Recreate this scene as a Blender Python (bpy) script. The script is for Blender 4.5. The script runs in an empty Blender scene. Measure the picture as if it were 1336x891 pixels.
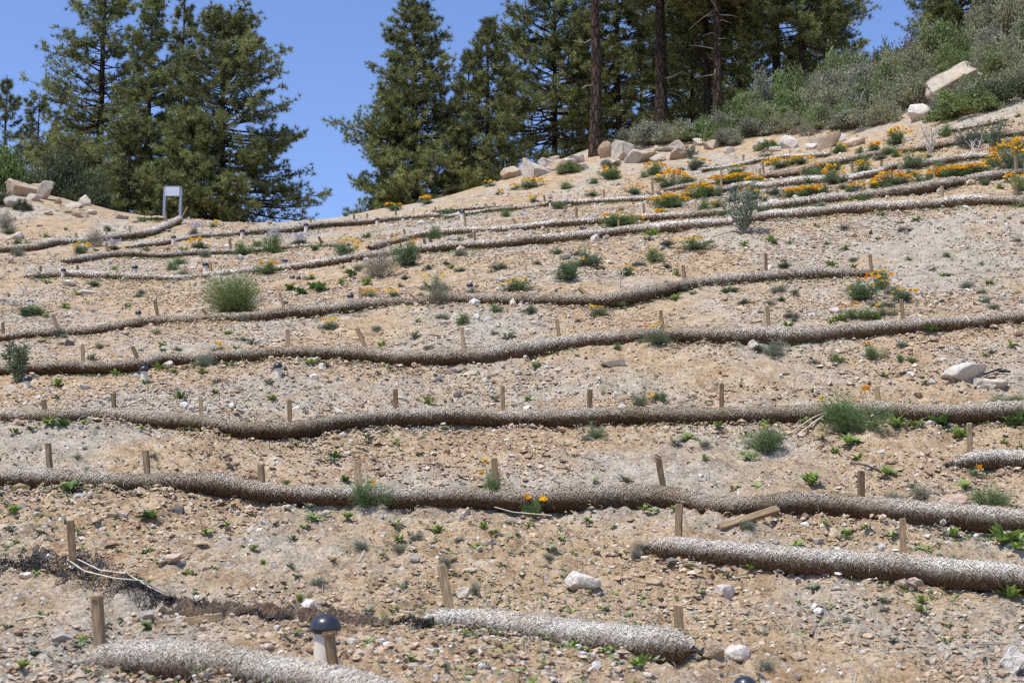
import bpy, bmesh, math
import numpy as np

# ------------------------------------------------------------------ basics
SC = bpy.context.scene
COL = SC.collection
PW, PH = 1336.0, 891.0
FOC = PW * 50.0 / 36.0
PITCH = math.radians(8.0)
CAM = np.array([0.0, 0.0, 1.7])
RNG = np.random.default_rng(11)

def ray(px, py):
    x = (px - PW / 2) / FOC
    y = (PH / 2 - py) / FOC
    return np.array([x, math.cos(PITCH) - y * math.sin(PITCH), math.sin(PITCH) + y * math.cos(PITCH)])

def pt(px, py, Y):
    d = ray(px, py)
    return CAM + d * (Y / d[1])

def unit(v):
    return v / np.maximum(np.linalg.norm(v, axis=-1, keepdims=True), 1e-9)

# ------------------------------------------------------------------ value noise
def _hash(ix, iy, iz, seed):
    h = (ix * 374761393 + iy * 668265263 + iz * 2147483647 + seed * 1274126177) & 0xFFFFFFFF
    h = ((h ^ (h >> 13)) * 1274126177) & 0xFFFFFFFF
    h = (h ^ (h >> 16)) & 0xFFFFFFFF
    return h.astype(np.float64) / 4294967295.0

def vnoise(x, y, z=None, seed=0):
    x = np.asarray(x, float); y = np.asarray(y, float)
    z = np.zeros_like(x) if z is None else np.asarray(z, float)
    fx, fy, fz = np.floor(x), np.floor(y), np.floor(z)
    ix, iy, iz = fx.astype(np.int64), fy.astype(np.int64), fz.astype(np.int64)
    u, v, w = x - fx, y - fy, z - fz
    u = u * u * (3 - 2 * u); v = v * v * (3 - 2 * v); w = w * w * (3 - 2 * w)
    def c(a, b, d): return _hash(ix + a, iy + b, iz + d, seed)
    r = 0
    for a, wa in ((0, 1 - u), (1, u)):
        for b, wb in ((0, 1 - v), (1, v)):
            if np.any(w):
                r = r + wa * wb * (c(a, b, 0) * (1 - w) + c(a, b, 1) * w)
            else:
                r = r + wa * wb * c(a, b, 0)
    return r * 2 - 1

def fbm(x, y, z=None, oct=4, seed=0, gain=0.5):
    s, a, f = 0.0, 1.0, 1.0
    for k in range(oct):
        s = s + a * vnoise(np.asarray(x) * f, np.asarray(y) * f, None if z is None else np.asarray(z) * f, seed + k * 17)
        a *= gain; f *= 2.03
    return s

# ------------------------------------------------------------------ terrain
CTRL = [
 (0,891,8.0),(330,891,7.8),(668,891,7.9),(1000,891,8.3),(1336,891,8.7),
 (110,866,8.5),(440,895,7.8),(560,814,9.8),(900,850,9.1),(0,745,10.6),(230,797,9.7),
 (850,716,12.0),(1100,736,11.5),(1336,758,11.1),
 (0,625,13.8),(330,640,13.4),(660,653,13.2),(1000,660,12.8),(1336,682,12.3),(1336,602,14.6),
 (0,545,17.0),(330,560,16.5),(660,547,17.0),(1000,544,16.9),(1336,538,16.8),
 (0,484,20.8),(330,465,20.6),(560,468,20.0),(850,440,20.2),(1100,435,19.8),(1336,414,20.0),
 (0,441,25.8),(330,415,24.6),(660,392,23.8),(1000,364,24.4),(1140,358,24.6),(1336,340,24.2),
 (40,361,34.0),(300,360,33.0),(540,326,33.0),(760,308,31.8),(1000,283,30.0),(1336,263,28.5),
 (100,339,37.0),(430,321,38.3),(540,309,37.6),(760,290,36.2),(1000,271,33.2),(1336,229,32.5),
 (0,328,41.0),(200,303,43.5),(340,303,43.5),(560,282,45.0),(760,263,43.0),(1000,244,39.5),(1336,176,38.0),
 (235,287,47.0),(400,291,50.0),(500,272,51.0),(600,252,52.0),(680,226,52.0),(775,209,51.0),(900,196,50.0),
 (1000,188,48.5),(1100,181,47.5),(1230,154,44.5),(1336,129,42.0),
 (0,300,44.0),(60,272,47.0),(0,252,49.0),(60,252,50.0),(100,274,48.5),(160,284,48.0),
 (1336,45,54.0),(1200,95,56.0),(1100,125,58.0),(1000,145,58.0),(900,165,58.0),(800,188,58.0),
]
cp = [pt(*c) for c in CTRL]
cp += [np.array(v, float) for v in [
 (-6,3,0.0),(0,3,0.0),(6,3,0.0),(0,-8,-0.3),(-20,-5,-0.3),(20,-5,0.0),(-20,10,1.3),(20,10,2.0),(-14,17,2.8),(14,17,3.2),(-28,30,6.0),(28,30,10.0),
 (-26,42,10.0),(-30,52,12.5),(-22,58,12.4),(-14,58,12.6),(-8,58,13.2),(-2,60,14.6),(4,66,16.2),(12,72,19.0),(22,72,22.5),(32,70,24.0),
 (-30,80,9.0),(-10,85,9.0),(8,92,11.0),(28,95,17.0),(45,55,25.0),(40,40,18.0),(60,60,28.0),(-60,50,11.0),(-60,100,4.0),
 (0,140,2.0),(60,130,8.0),(-150,150,-4.0),(0,260,-6.0),(150,150,5.0),(-150,0,-3.0),(150,0,2.0),(0,-80,-3.0),(150,260,-4.0),(-150,260,-6.0)]]
cp = np.array(cp)
_S = 20.0
def _U(r2): return 0.5 * r2 * np.log(np.maximum(r2, 1e-12))
_A = cp[:, :2] / _S
_n = len(cp)
_K = _U(((_A[:, None] - _A[None]) ** 2).sum(-1)) + np.eye(_n) * 0.004
_P = np.hstack([np.ones((_n, 1)), _A])
_M = np.vstack([np.hstack([_K, _P]), np.hstack([_P.T, np.zeros((3, 3))])])
_w = np.linalg.solve(_M, np.concatenate([cp[:, 2], np.zeros(3)]))

def H0(x, y):
    x = np.asarray(x, float); y = np.asarray(y, float)
    sh = x.shape
    q = np.stack([x.ravel(), y.ravel()], 1) / _S
    out = np.empty(len(q))
    for i in range(0, len(q), 40000):
        b = q[i:i + 40000]
        r2 = ((b[:, None, :] - _A[None]) ** 2).sum(-1)
        out[i:i + 40000] = _U(r2) @ _w[:_n] + _w[_n] + b @ _w[_n + 1:]
    return out.reshape(sh)

def relief(x, y):
    """lumps, clods and shallow rills of the loose soil"""
    x = np.asarray(x, float); y = np.asarray(y, float)
    r = 0.05 * fbm(x * 0.55, y * 0.55, oct=3, seed=3)
    near = np.clip((30 - y) / 18, 0.15, 1)
    r = r + near * 0.026 * fbm(x * 2.6, y * 2.6, oct=3, seed=9)
    wx = x + 0.3 * vnoise(x * 0.8, y * 0.8, seed=41)
    rill = np.maximum(0, 0.22 - np.abs(vnoise(wx * 0.75, y * 0.13, seed=31)))
    r = r - 0.24 * rill * np.clip((45 - y) / 30, 0, 1)
    # clods a few centimetres high where the soil is close
    r = r + np.clip((55 - y) / 25, 0.2, 1) * 0.045 * np.abs(fbm(x * 2.9, y * 2.9, oct=2, seed=23)) * np.clip((y - 8) / 8, .3, 1)
    r = r + np.clip((48 - y) / 20, 0.2, 1) * 0.036 * np.abs(fbm(x * 5.5, y * 5.5, oct=2, seed=21))
    r = r + np.clip((24 - y) / 9, 0, 1) * (0.030 * fbm(x * 11, y * 11, oct=2, seed=61) + 0.030 * np.maximum(0, vnoise(x * 19, y * 19, seed=71)) ** .7)
    return r - np.clip((30 - y) / 9, 0, 1) * 0.035 * np.maximum(0, np.abs(vnoise(x * 3.1, y * 3.1, seed=73)) - .35)

# ---- soil banked up on the uphill side of each roll, filled in after the rolls are laid out
BANK = []
def bank(x, y):
    return 0.0

def H(x, y):
    return H0(x, y) + relief(x, y)

_T = np.concatenate([np.arange(5.5, 30, 0.03), np.arange(30, 95, 0.1)])
def at(px, py, off=0.0, smooth=False):
    """the first point of the hillside that the sight line through a spot of the photograph meets"""
    d = ray(px, py); d = d / d[1]
    P = CAM[None] + d[None] * _T[:, None]
    hh = H0(P[:, 0], P[:, 1]) + off
    k = np.nonzero(P[:, 2] <= hh)[0]
    if len(k) == 0:
        k = [int(np.argmin(P[:, 2] - hh))]
    i = k[0]
    if i > 0:
        a0 = P[i - 1, 2] - hh[i - 1]; a1 = P[i, 2] - hh[i]
        f = np.clip(a0 / (a0 - a1 + 1e-12), 0, 1)
        p = P[i - 1] * (1 - f) + P[i] * f
    else:
        p = P[i].copy()
    if smooth: return np.array([p[0], p[1], H0(p[0:1], p[1:2])[0]])
    t = p[1] + np.linspace(-1.2, 1.2, 61)
    Q = CAM[None] + d[None] * t[:, None]; hq = H(Q[:, 0], Q[:, 1]) + off
    k = np.nonzero(Q[:, 2] <= hq)[0]
    q = Q[k[0]] if len(k) else p
    return np.array([q[0], q[1], H(q[0:1], q[1:2])[0]])

# ------------------------------------------------------------------ mesh helpers
def mk(name, V, Fc, mat, parent=None, col=None, smooth=False, loc=None):
    V = np.ascontiguousarray(V, dtype=np.float32); Fc = np.ascontiguousarray(Fc, dtype=np.int32)
    me = bpy.data.meshes.new(name)
    k = Fc.shape[1]
    me.vertices.add(len(V)); me.vertices.foreach_set('co', V.ravel())
    me.loops.add(Fc.size); me.loops.foreach_set('vertex_index', Fc.ravel())
    me.polygons.add(len(Fc)); me.polygons.foreach_set('loop_start', np.arange(0, Fc.size, k, dtype=np.int32))
    me.polygons.foreach_set('use_smooth', np.full(len(Fc), bool(smooth)))
    me.update(calc_edges=True)
    if col is not None:
        col = np.asarray(col, np.float32)
        rgba = np.ones((len(V), 4), np.float32); rgba[:, :3] = col
        a = me.color_attributes.new('tint', 'FLOAT_COLOR', 'POINT')
        a.data.foreach_set('color', rgba.ravel())
    me.materials.append(mat)
    o = bpy.data.objects.new(name, me); COL.objects.link(o)
    if parent is not None: o.parent = parent
    if loc is not None: o.location = loc
    return o

class Buf:
    def __init__(s): s.V = []; s.F = []; s.C = []; s.n = 0
    def add(s, V, F, C=None):
        V = np.asarray(V, float); F = np.asarray(F, int)
        if F.shape[1] == 4: F = np.concatenate([F[:, [0, 1, 2]], F[:, [0, 2, 3]]])
        s.V.append(V); s.F.append(F + s.n); s.n += len(V)
        if C is None: C = (1, 1, 1)
        C = np.asarray(C, float)
        s.C.append(np.broadcast_to(C, (len(V), 3)))
    def get(s): return np.concatenate(s.V), np.concatenate(s.F), np.concatenate(s.C)
    def build(s, name, mat, parent=None, smooth=False, loc=None):
        V, F, C = s.get()
        return mk(name, V, F, mat, parent, C, smooth, loc)

def tubes(P, R, sides=5, cap=False):
    """n tubes of k points each: P (n,k,3), R (n,k)"""
    P = np.asarray(P, float); R = np.asarray(R, float)
    n, k, _ = P.shape
    T = unit(np.gradient(P, axis=1) if k > 2 else np.repeat(P[:, 1:2] - P[:, 0:1], 2, 1))
    ref = np.where(np.abs(T[..., 2:3]) > 0.9, np.array([1.0, 0, 0]), np.array([0, 0, 1.0]))
    A = unit(np.cross(T, ref)); B = np.cross(T, A)
    ang = np.arange(sides) * 2 * math.pi / sides
    V = P[:, :, None, :] + R[:, :, None, None] * (A[:, :, None, :] * np.cos(ang)[None, None, :, None] + B[:, :, None, :] * np.sin(ang)[None, None, :, None])
    V = V.reshape(-1, 3)
    i = np.arange(n)[:, None, None] * k * sides; j = np.arange(k - 1)[None, :, None] * sides; s = np.arange(sides)[None, None, :]
    s2 = (s + 1) % sides
    F = np.stack([i + j + s, i + j + s2, i + j + sides + s2, i + j + sides + s], -1).reshape(-1, 4)
    return V, F

def blades(P, D, K, ln, wd, spread, rng, leaf=False, up=0.0):
    """K thin blades (or rhombic leaves) fanning out from each point P about D; returns V, F and the index of each vertex's tuft"""
    n = len(P)
    d = D[:, None, :] + rng.normal(0, spread, (n, K, 3)); d[..., 2] += up
    d = unit(d)
    L = ln * rng.uniform(0.65, 1.25, (n, K, 1))
    s = unit(np.cross(d, rng.normal(0, 1, (n, K, 3)))) * wd
    b = P[:, None, :] + d * L * 0.05
    tip = P[:, None, :] + d * L
    if leaf:
        m = P[:, None, :] + d * L * 0.5
        V = np.stack([b, m + s, tip, m - s], 2).reshape(-1, 3)
        q = np.arange(n * K)[:, None] * 4
        F = np.concatenate([q + np.array([0, 1, 2]), q + np.array([0, 2, 3])])
        idx = np.repeat(np.arange(n), K * 4)
    else:
        V = np.stack([b + s * 0.6, b - s * 0.6, tip + s * 0.4], 2).reshape(-1, 3)
        F = np.arange(n * K * 3).reshape(-1, 3)
        idx = np.repeat(np.arange(n), K * 3)
    return V, F, idx

_bm = bmesh.new(); bmesh.ops.create_icosphere(_bm, subdivisions=4, radius=1.0)
ICO4 = (np.array([v.co[:] for v in _bm.verts]), np.array([[v.index for v in f.verts] for f in _bm.faces])); _bm.free()
_bm = bmesh.new(); bmesh.ops.create_icosphere(_bm, subdivisions=1, radius=1.0)
ICO1 = (np.array([v.co[:] for v in _bm.verts]), np.array([[v.index for v in f.verts] for f in _bm.faces])); _bm.free()

def lathe(prof, sides=24):
    prof = np.array(prof, float); k = len(prof)
    a = np.arange(sides) * 2 * math.pi / sides
    V = np.stack([prof[:, None, 0] * np.cos(a), prof[:, None, 0] * np.sin(a), np.repeat(prof[:, 1:2], sides, 1)], -1).reshape(-1, 3)
    j = np.arange(k - 1)[:, None] * sides; s = np.arange(sides)[None]; s2 = (s + 1) % sides
    F = np.stack([j + s, j + s2, j + sides + s2, j + sides + s], -1).reshape(-1, 4)
    return V, F

def box(cx, cy, cz, sx, sy, sz, bev=0.0):
    bm = bmesh.new(); bmesh.ops.create_cube(bm, size=1.0)
    for v in bm.verts: v.co = (v.co.x * sx, v.co.y * sy, v.co.z * sz)
    if bev: bmesh.ops.bevel(bm, geom=bm.edges[:], offset=bev, segments=2, affect='EDGES')
    bmesh.ops.triangulate(bm, faces=bm.faces[:])
    bm.verts.index_update()
    V = np.array([v.co[:] for v in bm.verts]) + np.array([cx, cy, cz]); F = np.array([[v.index for v in f.verts] for f in bm.faces]); bm.free()
    return V, F

def thing(name, label, cat, loc=(0, 0, 0), group=None, rotz=0.0, rot=None):
    o = bpy.data.objects.new(name, None); COL.objects.link(o)
    o.empty_display_size = 0.1
    o.location = loc; o.rotation_euler = rot if rot is not None else (0, 0, rotz)
    return tag(o, label, cat, group)

def tag(o, label, cat, group=None):
    o['label'] = label; o['category'] = cat
    if group: o['group'] = group
    return o

def setting(o, kind='structure', label=None, cat=None):
    o['kind'] = kind
    if label: o['label'] = label
    if cat: o['category'] = cat
    return o

def child(name, data, parent, loc=(0, 0, 0), rot=(0, 0, 0), scale=(1, 1, 1)):
    o = bpy.data.objects.new(name, data); COL.objects.link(o); o.parent = parent
    o.location = loc; o.rotation_euler = rot; o.scale = scale
    return o

def data_of(o):
    """keep the mesh of a pattern object and drop the object itself"""
    me = o.data; bpy.data.objects.remove(o); return me

# ------------------------------------------------------------------ materials
def nodes(name):
    m = bpy.data.materials.new(name); m.use_nodes = True
    nt = m.node_tree; nt.nodes.clear()
    out = nt.nodes.new('ShaderNodeOutputMaterial'); b = nt.nodes.new('ShaderNodeBsdfPrincipled')
    nt.links.new(b.outputs[0], out.inputs[0])
    return m, nt, b, out

def N(nt, t, **kw):
    n = nt.nodes.new(t)
    for k, v in kw.items():
        if k in n.inputs: n.inputs[k].default_value = v
        else: setattr(n, k, v)
    return n

def noise(nt, vec, scale, detail=4, rough=0.55):
    n = N(nt, 'ShaderNodeTexNoise'); n.inputs['Scale'].default_value = scale; n.inputs['Detail'].default_value = detail
    n.inputs['Roughness'].default_value = rough
    nt.links.new(vec, n.inputs['Vector']); return n.outputs['Fac']

def ramp(nt, fac, stops):
    r = N(nt, 'ShaderNodeValToRGB'); e = r.color_ramp.elements
    while len(e) < len(stops): e.new(0.5)
    for i, (p, c) in enumerate(stops):
        e[i].position = p; e[i].color = (*c, 1) if len(c) == 3 else c
    nt.links.new(fac, r.inputs[0]); return r.outputs[0]

def mix(nt, a, b, fac, mode='MIX'):
    m = N(nt, 'ShaderNodeMix', data_type='RGBA', blend_type=mode)
    for s, v in ((0, fac), (6, a), (7, b)):
        if isinstance(v, (int, float)): m.inputs[s].default_value = v
        elif isinstance(v, tuple): m.inputs[s].default_value = (*v, 1) if len(v) == 3 else v
        else: nt.links.new(v, m.inputs[s])
    return m.outputs[2]

def bump(nt, b, h, strength=0.5, dist=0.01):
    n = N(nt, 'ShaderNodeBump'); n.inputs['Strength'].default_value = strength; n.inputs['Distance'].default_value = dist
    nt.links.new(h, n.inputs['Height']); nt.links.new(n.outputs[0], b.inputs['Normal'])

def coord(nt, which='Object'):
    return N(nt, 'ShaderNodeTexCoord').outputs[which]

def tinted(name, rough=0.8, var=0.25, scale=20.0, translucent=0.0, spec=0.3, bumpd=0.0):
    """a colour carried by the mesh itself, broken up by noise"""
    m, nt, b, out = nodes(name)
    a = N(nt, 'ShaderNodeVertexColor', layer_name='tint').outputs[0]
    co = coord(nt)
    v = ramp(nt, noise(nt, co, scale, 3), [(0.25, (1 - var,) * 3), (0.75, (1 + var * 0.6,) * 3)])
    c = mix(nt, a, v, 1.0, 'MULTIPLY')
    nt.links.new(c, b.inputs['Base Color'])
    b.inputs['Roughness'].default_value = rough; b.inputs['Specular IOR Level'].default_value = spec
    if translucent:
        t = N(nt, 'ShaderNodeBsdfTranslucent'); nt.links.new(c, t.inputs[0])
        x = N(nt, 'ShaderNodeMixShader'); x.inputs[0].default_value = translucent
        nt.links.new(b.outputs[0], x.inputs[1]); nt.links.new(t.outputs[0], x.inputs[2]); nt.links.new(x.outputs[0], out.inputs[0])
    if bumpd: bump(nt, b, noise(nt, co, scale * 2, 5), 0.7, bumpd)
    return m

M = {}
def soil_material():
    m, nt, b, out = nodes('bare_soil'); co = coord(nt)
    big = noise(nt, co, 0.35, 3)
    mid = noise(nt, co, 3.5, 5, 0.65)
    fine = noise(nt, co, 34, 5, 0.7)
    base = ramp(nt, mid, [(0.26, (0.25, 0.155, 0.080)), (0.42, (0.40, 0.278, 0.158)), (0.56, (0.505, 0.375, 0.230)), (0.74, (0.61, 0.49, 0.335))])
    grey = ramp(nt, mid, [(0.3, (0.31, 0.27, 0.205)), (0.7, (0.55, 0.495, 0.40))])
    c = mix(nt, base, grey, ramp(nt, big, [(0.46, (0, 0, 0)), (0.60, (0.85,) * 3)]))
    c = mix(nt, c, ramp(nt, fine, [(0.32, (0.36, 0.32, 0.29)), (0.47, (0.92, 0.91, 0.90)), (0.68, (1.3, 1.3, 1.3))]), 1.0, 'MULTIPLY')  # pits of the fine bump darkened, their shade put into the colour
    # chips of pale rock among the soil
    vo = N(nt, 'ShaderNodeTexVoronoi'); vo.inputs['Scale'].default_value = 22; vo.inputs['Randomness'].default_value = 1
    wv = mix(nt, co, N(nt, 'ShaderNodeTexNoise').outputs['Color'], 0.02); nt.links.new(wv, vo.inputs['Vector'])
    sel = N(nt, 'ShaderNodeSeparateColor'); nt.links.new(vo.outputs['Color'], sel.inputs[0])
    on = N(nt, 'ShaderNodeMath', operation='GREATER_THAN'); nt.links.new(sel.outputs[0], on.inputs[0]); on.inputs[1].default_value = 0.70
    core = N(nt, 'ShaderNodeMath', operation='LESS_THAN'); nt.links.new(vo.outputs['Distance'], core.inputs[0]); core.inputs[1].default_value = 0.36
    both = N(nt, 'ShaderNodeMath', operation='MULTIPLY'); nt.links.new(on.outputs[0], both.inputs[0]); nt.links.new(core.outputs[0], both.inputs[1])
    chip = ramp(nt, sel.outputs[1], [(0.0, (0.24, 0.23, 0.22)), (0.4, (0.44, 0.40, 0.35)), (0.75, (0.58, 0.53, 0.46)), (1.0, (0.66, 0.63, 0.58))])
    c = mix(nt, c, chip, both.outputs[0])
    nt.links.new(c, b.inputs['Base Color']); b.inputs['Roughness'].default_value = 0.95; b.inputs['Specular IOR Level'].default_value = 0.15
    h = N(nt, 'ShaderNodeMath', operation='ADD'); nt.links.new(fine, h.inputs[0]); nt.links.new(mid, h.inputs[1])
    h2 = N(nt, 'ShaderNodeMath', operation='ADD'); nt.links.new(h.outputs[0], h2.inputs[0]); nt.links.new(both.outputs[0], h2.inputs[1])
    bump(nt, b, h2.outputs[0], 1.0, 0.035)
    return m

def straw_material():
    m, nt, b, out = nodes('woven_straw'); co = coord(nt)
    a = N(nt, 'ShaderNodeVertexColor', layer_name='tint').outputs[0]
    f = noise(nt, co, 60, 4, 0.75); g = noise(nt, co, 3.0, 4)
    c = mix(nt, a, ramp(nt, f, [(0.32, (0.34, 0.30, 0.27)), (0.5, (1, 1, 1)), (0.68, (1.4, 1.4, 1.4))]), 1.0, 'MULTIPLY')
    c = mix(nt, c, ramp(nt, g, [(0.3, (0.80, 0.72, 0.62)), (0.65, (1.08, 1.08, 1.08))]), 1.0, 'MULTIPLY')
    nt.links.new(c, b.inputs['Base Color']); b.inputs['Roughness'].default_value = 0.75; b.inputs['Specular IOR Level'].default_value = 0.25
    bump(nt, b, f, 0.9, 0.012)
    return m

def wood_material():
    m, nt, b, out = nodes('weathered_wood'); co = coord(nt)
    mp = N(nt, 'ShaderNodeMapping'); mp.inputs['Scale'].default_value = (26, 26, 3.0); nt.links.new(co, mp.inputs['Vector'])
    oi = N(nt, 'ShaderNodeObjectInfo').outputs['Random']
    g = noise(nt, mp.outputs[0], 2.2, 6, 0.6)
    c = ramp(nt, g, [(0.3, (0.15, 0.10, 0.052)), (0.5, (0.29, 0.205, 0.112)), (0.7, (0.42, 0.32, 0.195))])
    c = mix(nt, c, ramp(nt, oi, [(0, (0.62, 0.55, 0.48)), (0.6, (0.95, 0.92, 0.88)), (1, (1.1, 1.1, 1.12))]), 1.0, 'MULTIPLY')
    nt.links.new(c, b.inputs['Base Color']); b.inputs['Roughness'].default_value = 0.85
    bump(nt, b, g, 0.6, 0.006)
    return m

def rock_material():
    m, nt, b, out = nodes('granite'); co = coord(nt)
    a = N(nt, 'ShaderNodeVertexColor', layer_name='tint').outputs[0]
    n1 = noise(nt, co, 2.5, 6, 0.65); n2 = noise(nt, co, 22, 4, 0.7); n3 = noise(nt, co, 1.1, 3)
    c = mix(nt, a, ramp(nt, n1, [(0.28, (0.55, 0.48, 0.40)), (0.5, (1, 0.98, 0.95)), (0.75, (1.18, 1.16, 1.12))]), 1.0, 'MULTIPLY')
    c = mix(nt, c, ramp(nt, n2, [(0.3, (0.7, 0.68, 0.66)), (0.6, (1.1, 1.1, 1.1))]), 1.0, 'MULTIPLY')
    c = mix(nt, c, (0.42, 0.28, 0.16), ramp(nt, n3, [(0.5, (0, 0, 0)), (0.68, (0.55,) * 3)]))
    nt.links.new(c, b.inputs['Base Color']); b.inputs['Roughness'].default_value = 0.9; b.inputs['Specular IOR Level'].default_value = 0.2
    h = N(nt, 'ShaderNodeMath', operation='ADD'); nt.links.new(n1, h.inputs[0]); nt.links.new(n2, h.inputs[1])
    bump(nt, b, h.outputs[0], 0.7, 0.05)
    return m

def bark_material():
    m, nt, b, out = nodes('pine_bark'); co = coord(nt)
    mp = N(nt, 'ShaderNodeMapping'); mp.inputs['Scale'].default_value = (1, 1, 0.32); nt.links.new(co, mp.inputs['Vector'])
    a = N(nt, 'ShaderNodeVertexColor', layer_name='tint').outputs[0]
    vo = N(nt, 'ShaderNodeTexVoronoi', feature='DISTANCE_TO_EDGE'); vo.inputs['Scale'].default_value = 7.5
    nt.links.new(mp.outputs[0], vo.inputs['Vector'])
    g = noise(nt, mp.outputs[0], 9, 5, 0.7)
    e = ramp(nt, vo.outputs['Distance'], [(0.0, (0.28, 0.25, 0.24)), (0.16, (1, 1, 1))])
    c = mix(nt, a, e, 1.0, 'MULTIPLY')
    c = mix(nt, c, ramp(nt, g, [(0.3, (0.5, 0.5, 0.5)), (0.7, (1.45, 1.35, 1.28))]), 1.0, 'MULTIPLY')
    nt.links.new(c, b.inputs['Base Color']); b.inputs['Roughness'].default_value = 0.95; b.inputs['Specular IOR Level'].default_value = 0.1
    bump(nt, b, e, 0.9, 0.05)
    return m

def plain(name, c, rough=0.5, metal=0.0, var=0.12, scale=8.0, spec=0.5, coat=0.0, bumpd=0.0):
    m, nt, b, out = nodes(name); co = coord(nt)
    g = noise(nt, co, scale, 5, 0.6)
    k = ramp(nt, g, [(0.3, tuple(x * (1 - var * 2) for x in c)), (0.7, tuple(min(1, x * (1 + var)) for x in c))])
    nt.links.new(k, b.inputs['Base Color']); b.inputs['Roughness'].default_value = rough; b.inputs['Metallic'].default_value = metal
    b.inputs['Specular IOR Level'].default_value = spec; b.inputs['Coat Weight'].default_value = coat
    if bumpd: bump(nt, b, g, 0.4, bumpd)
    return m

M['soil'] = soil_material(); M['straw'] = straw_material(); M['wood'] = wood_material(); M['rock'] = rock_material(); M['bark'] = bark_material()
M['gravel'] = tinted('gravel_stone', 0.9, 0.22, 40, spec=0.2)
M['needle'] = tinted('pine_needles', 0.5, 0.30, 1.2, translucent=0.24, spec=0.4)
M['leaf'] = tinted('leaves', 0.6, 0.25, 6, translucent=0.25, spec=0.3)
M['petal'] = tinted('poppy_petals', 0.5, 0.08, 30, translucent=0.35, spec=0.2)
M['litter'] = tinted('dry_litter', 0.85, 0.2, 30, spec=0.2)
M['twig'] = tinted('dead_wood', 0.85, 0.2, 20, spec=0.2)
M['cap'] = plain('charcoal_cap', (0.030, 0.032, 0.040), 0.33, 0.0, 0.15, 14, 0.5, 0.15)
M['post'] = plain('cream_post', (0.74, 0.66, 0.52), 0.55, 0.0, 0.10, 9, 0.4)
M['lens'] = plain('dark_seam', (0.05, 0.05, 0.05), 0.5)
M['steel'] = plain('galvanised_steel', (0.34, 0.36, 0.39), 0.45, 0.6, 0.1, 10)
M['panel'] = plain('pale_sign_face', (0.56, 0.60, 0.66), 0.5, 0.0, 0.05, 5)
M['net'] = plain('plastic_netting', (0.035, 0.030, 0.026), 0.7, 0.0, 0.2, 10)
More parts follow.
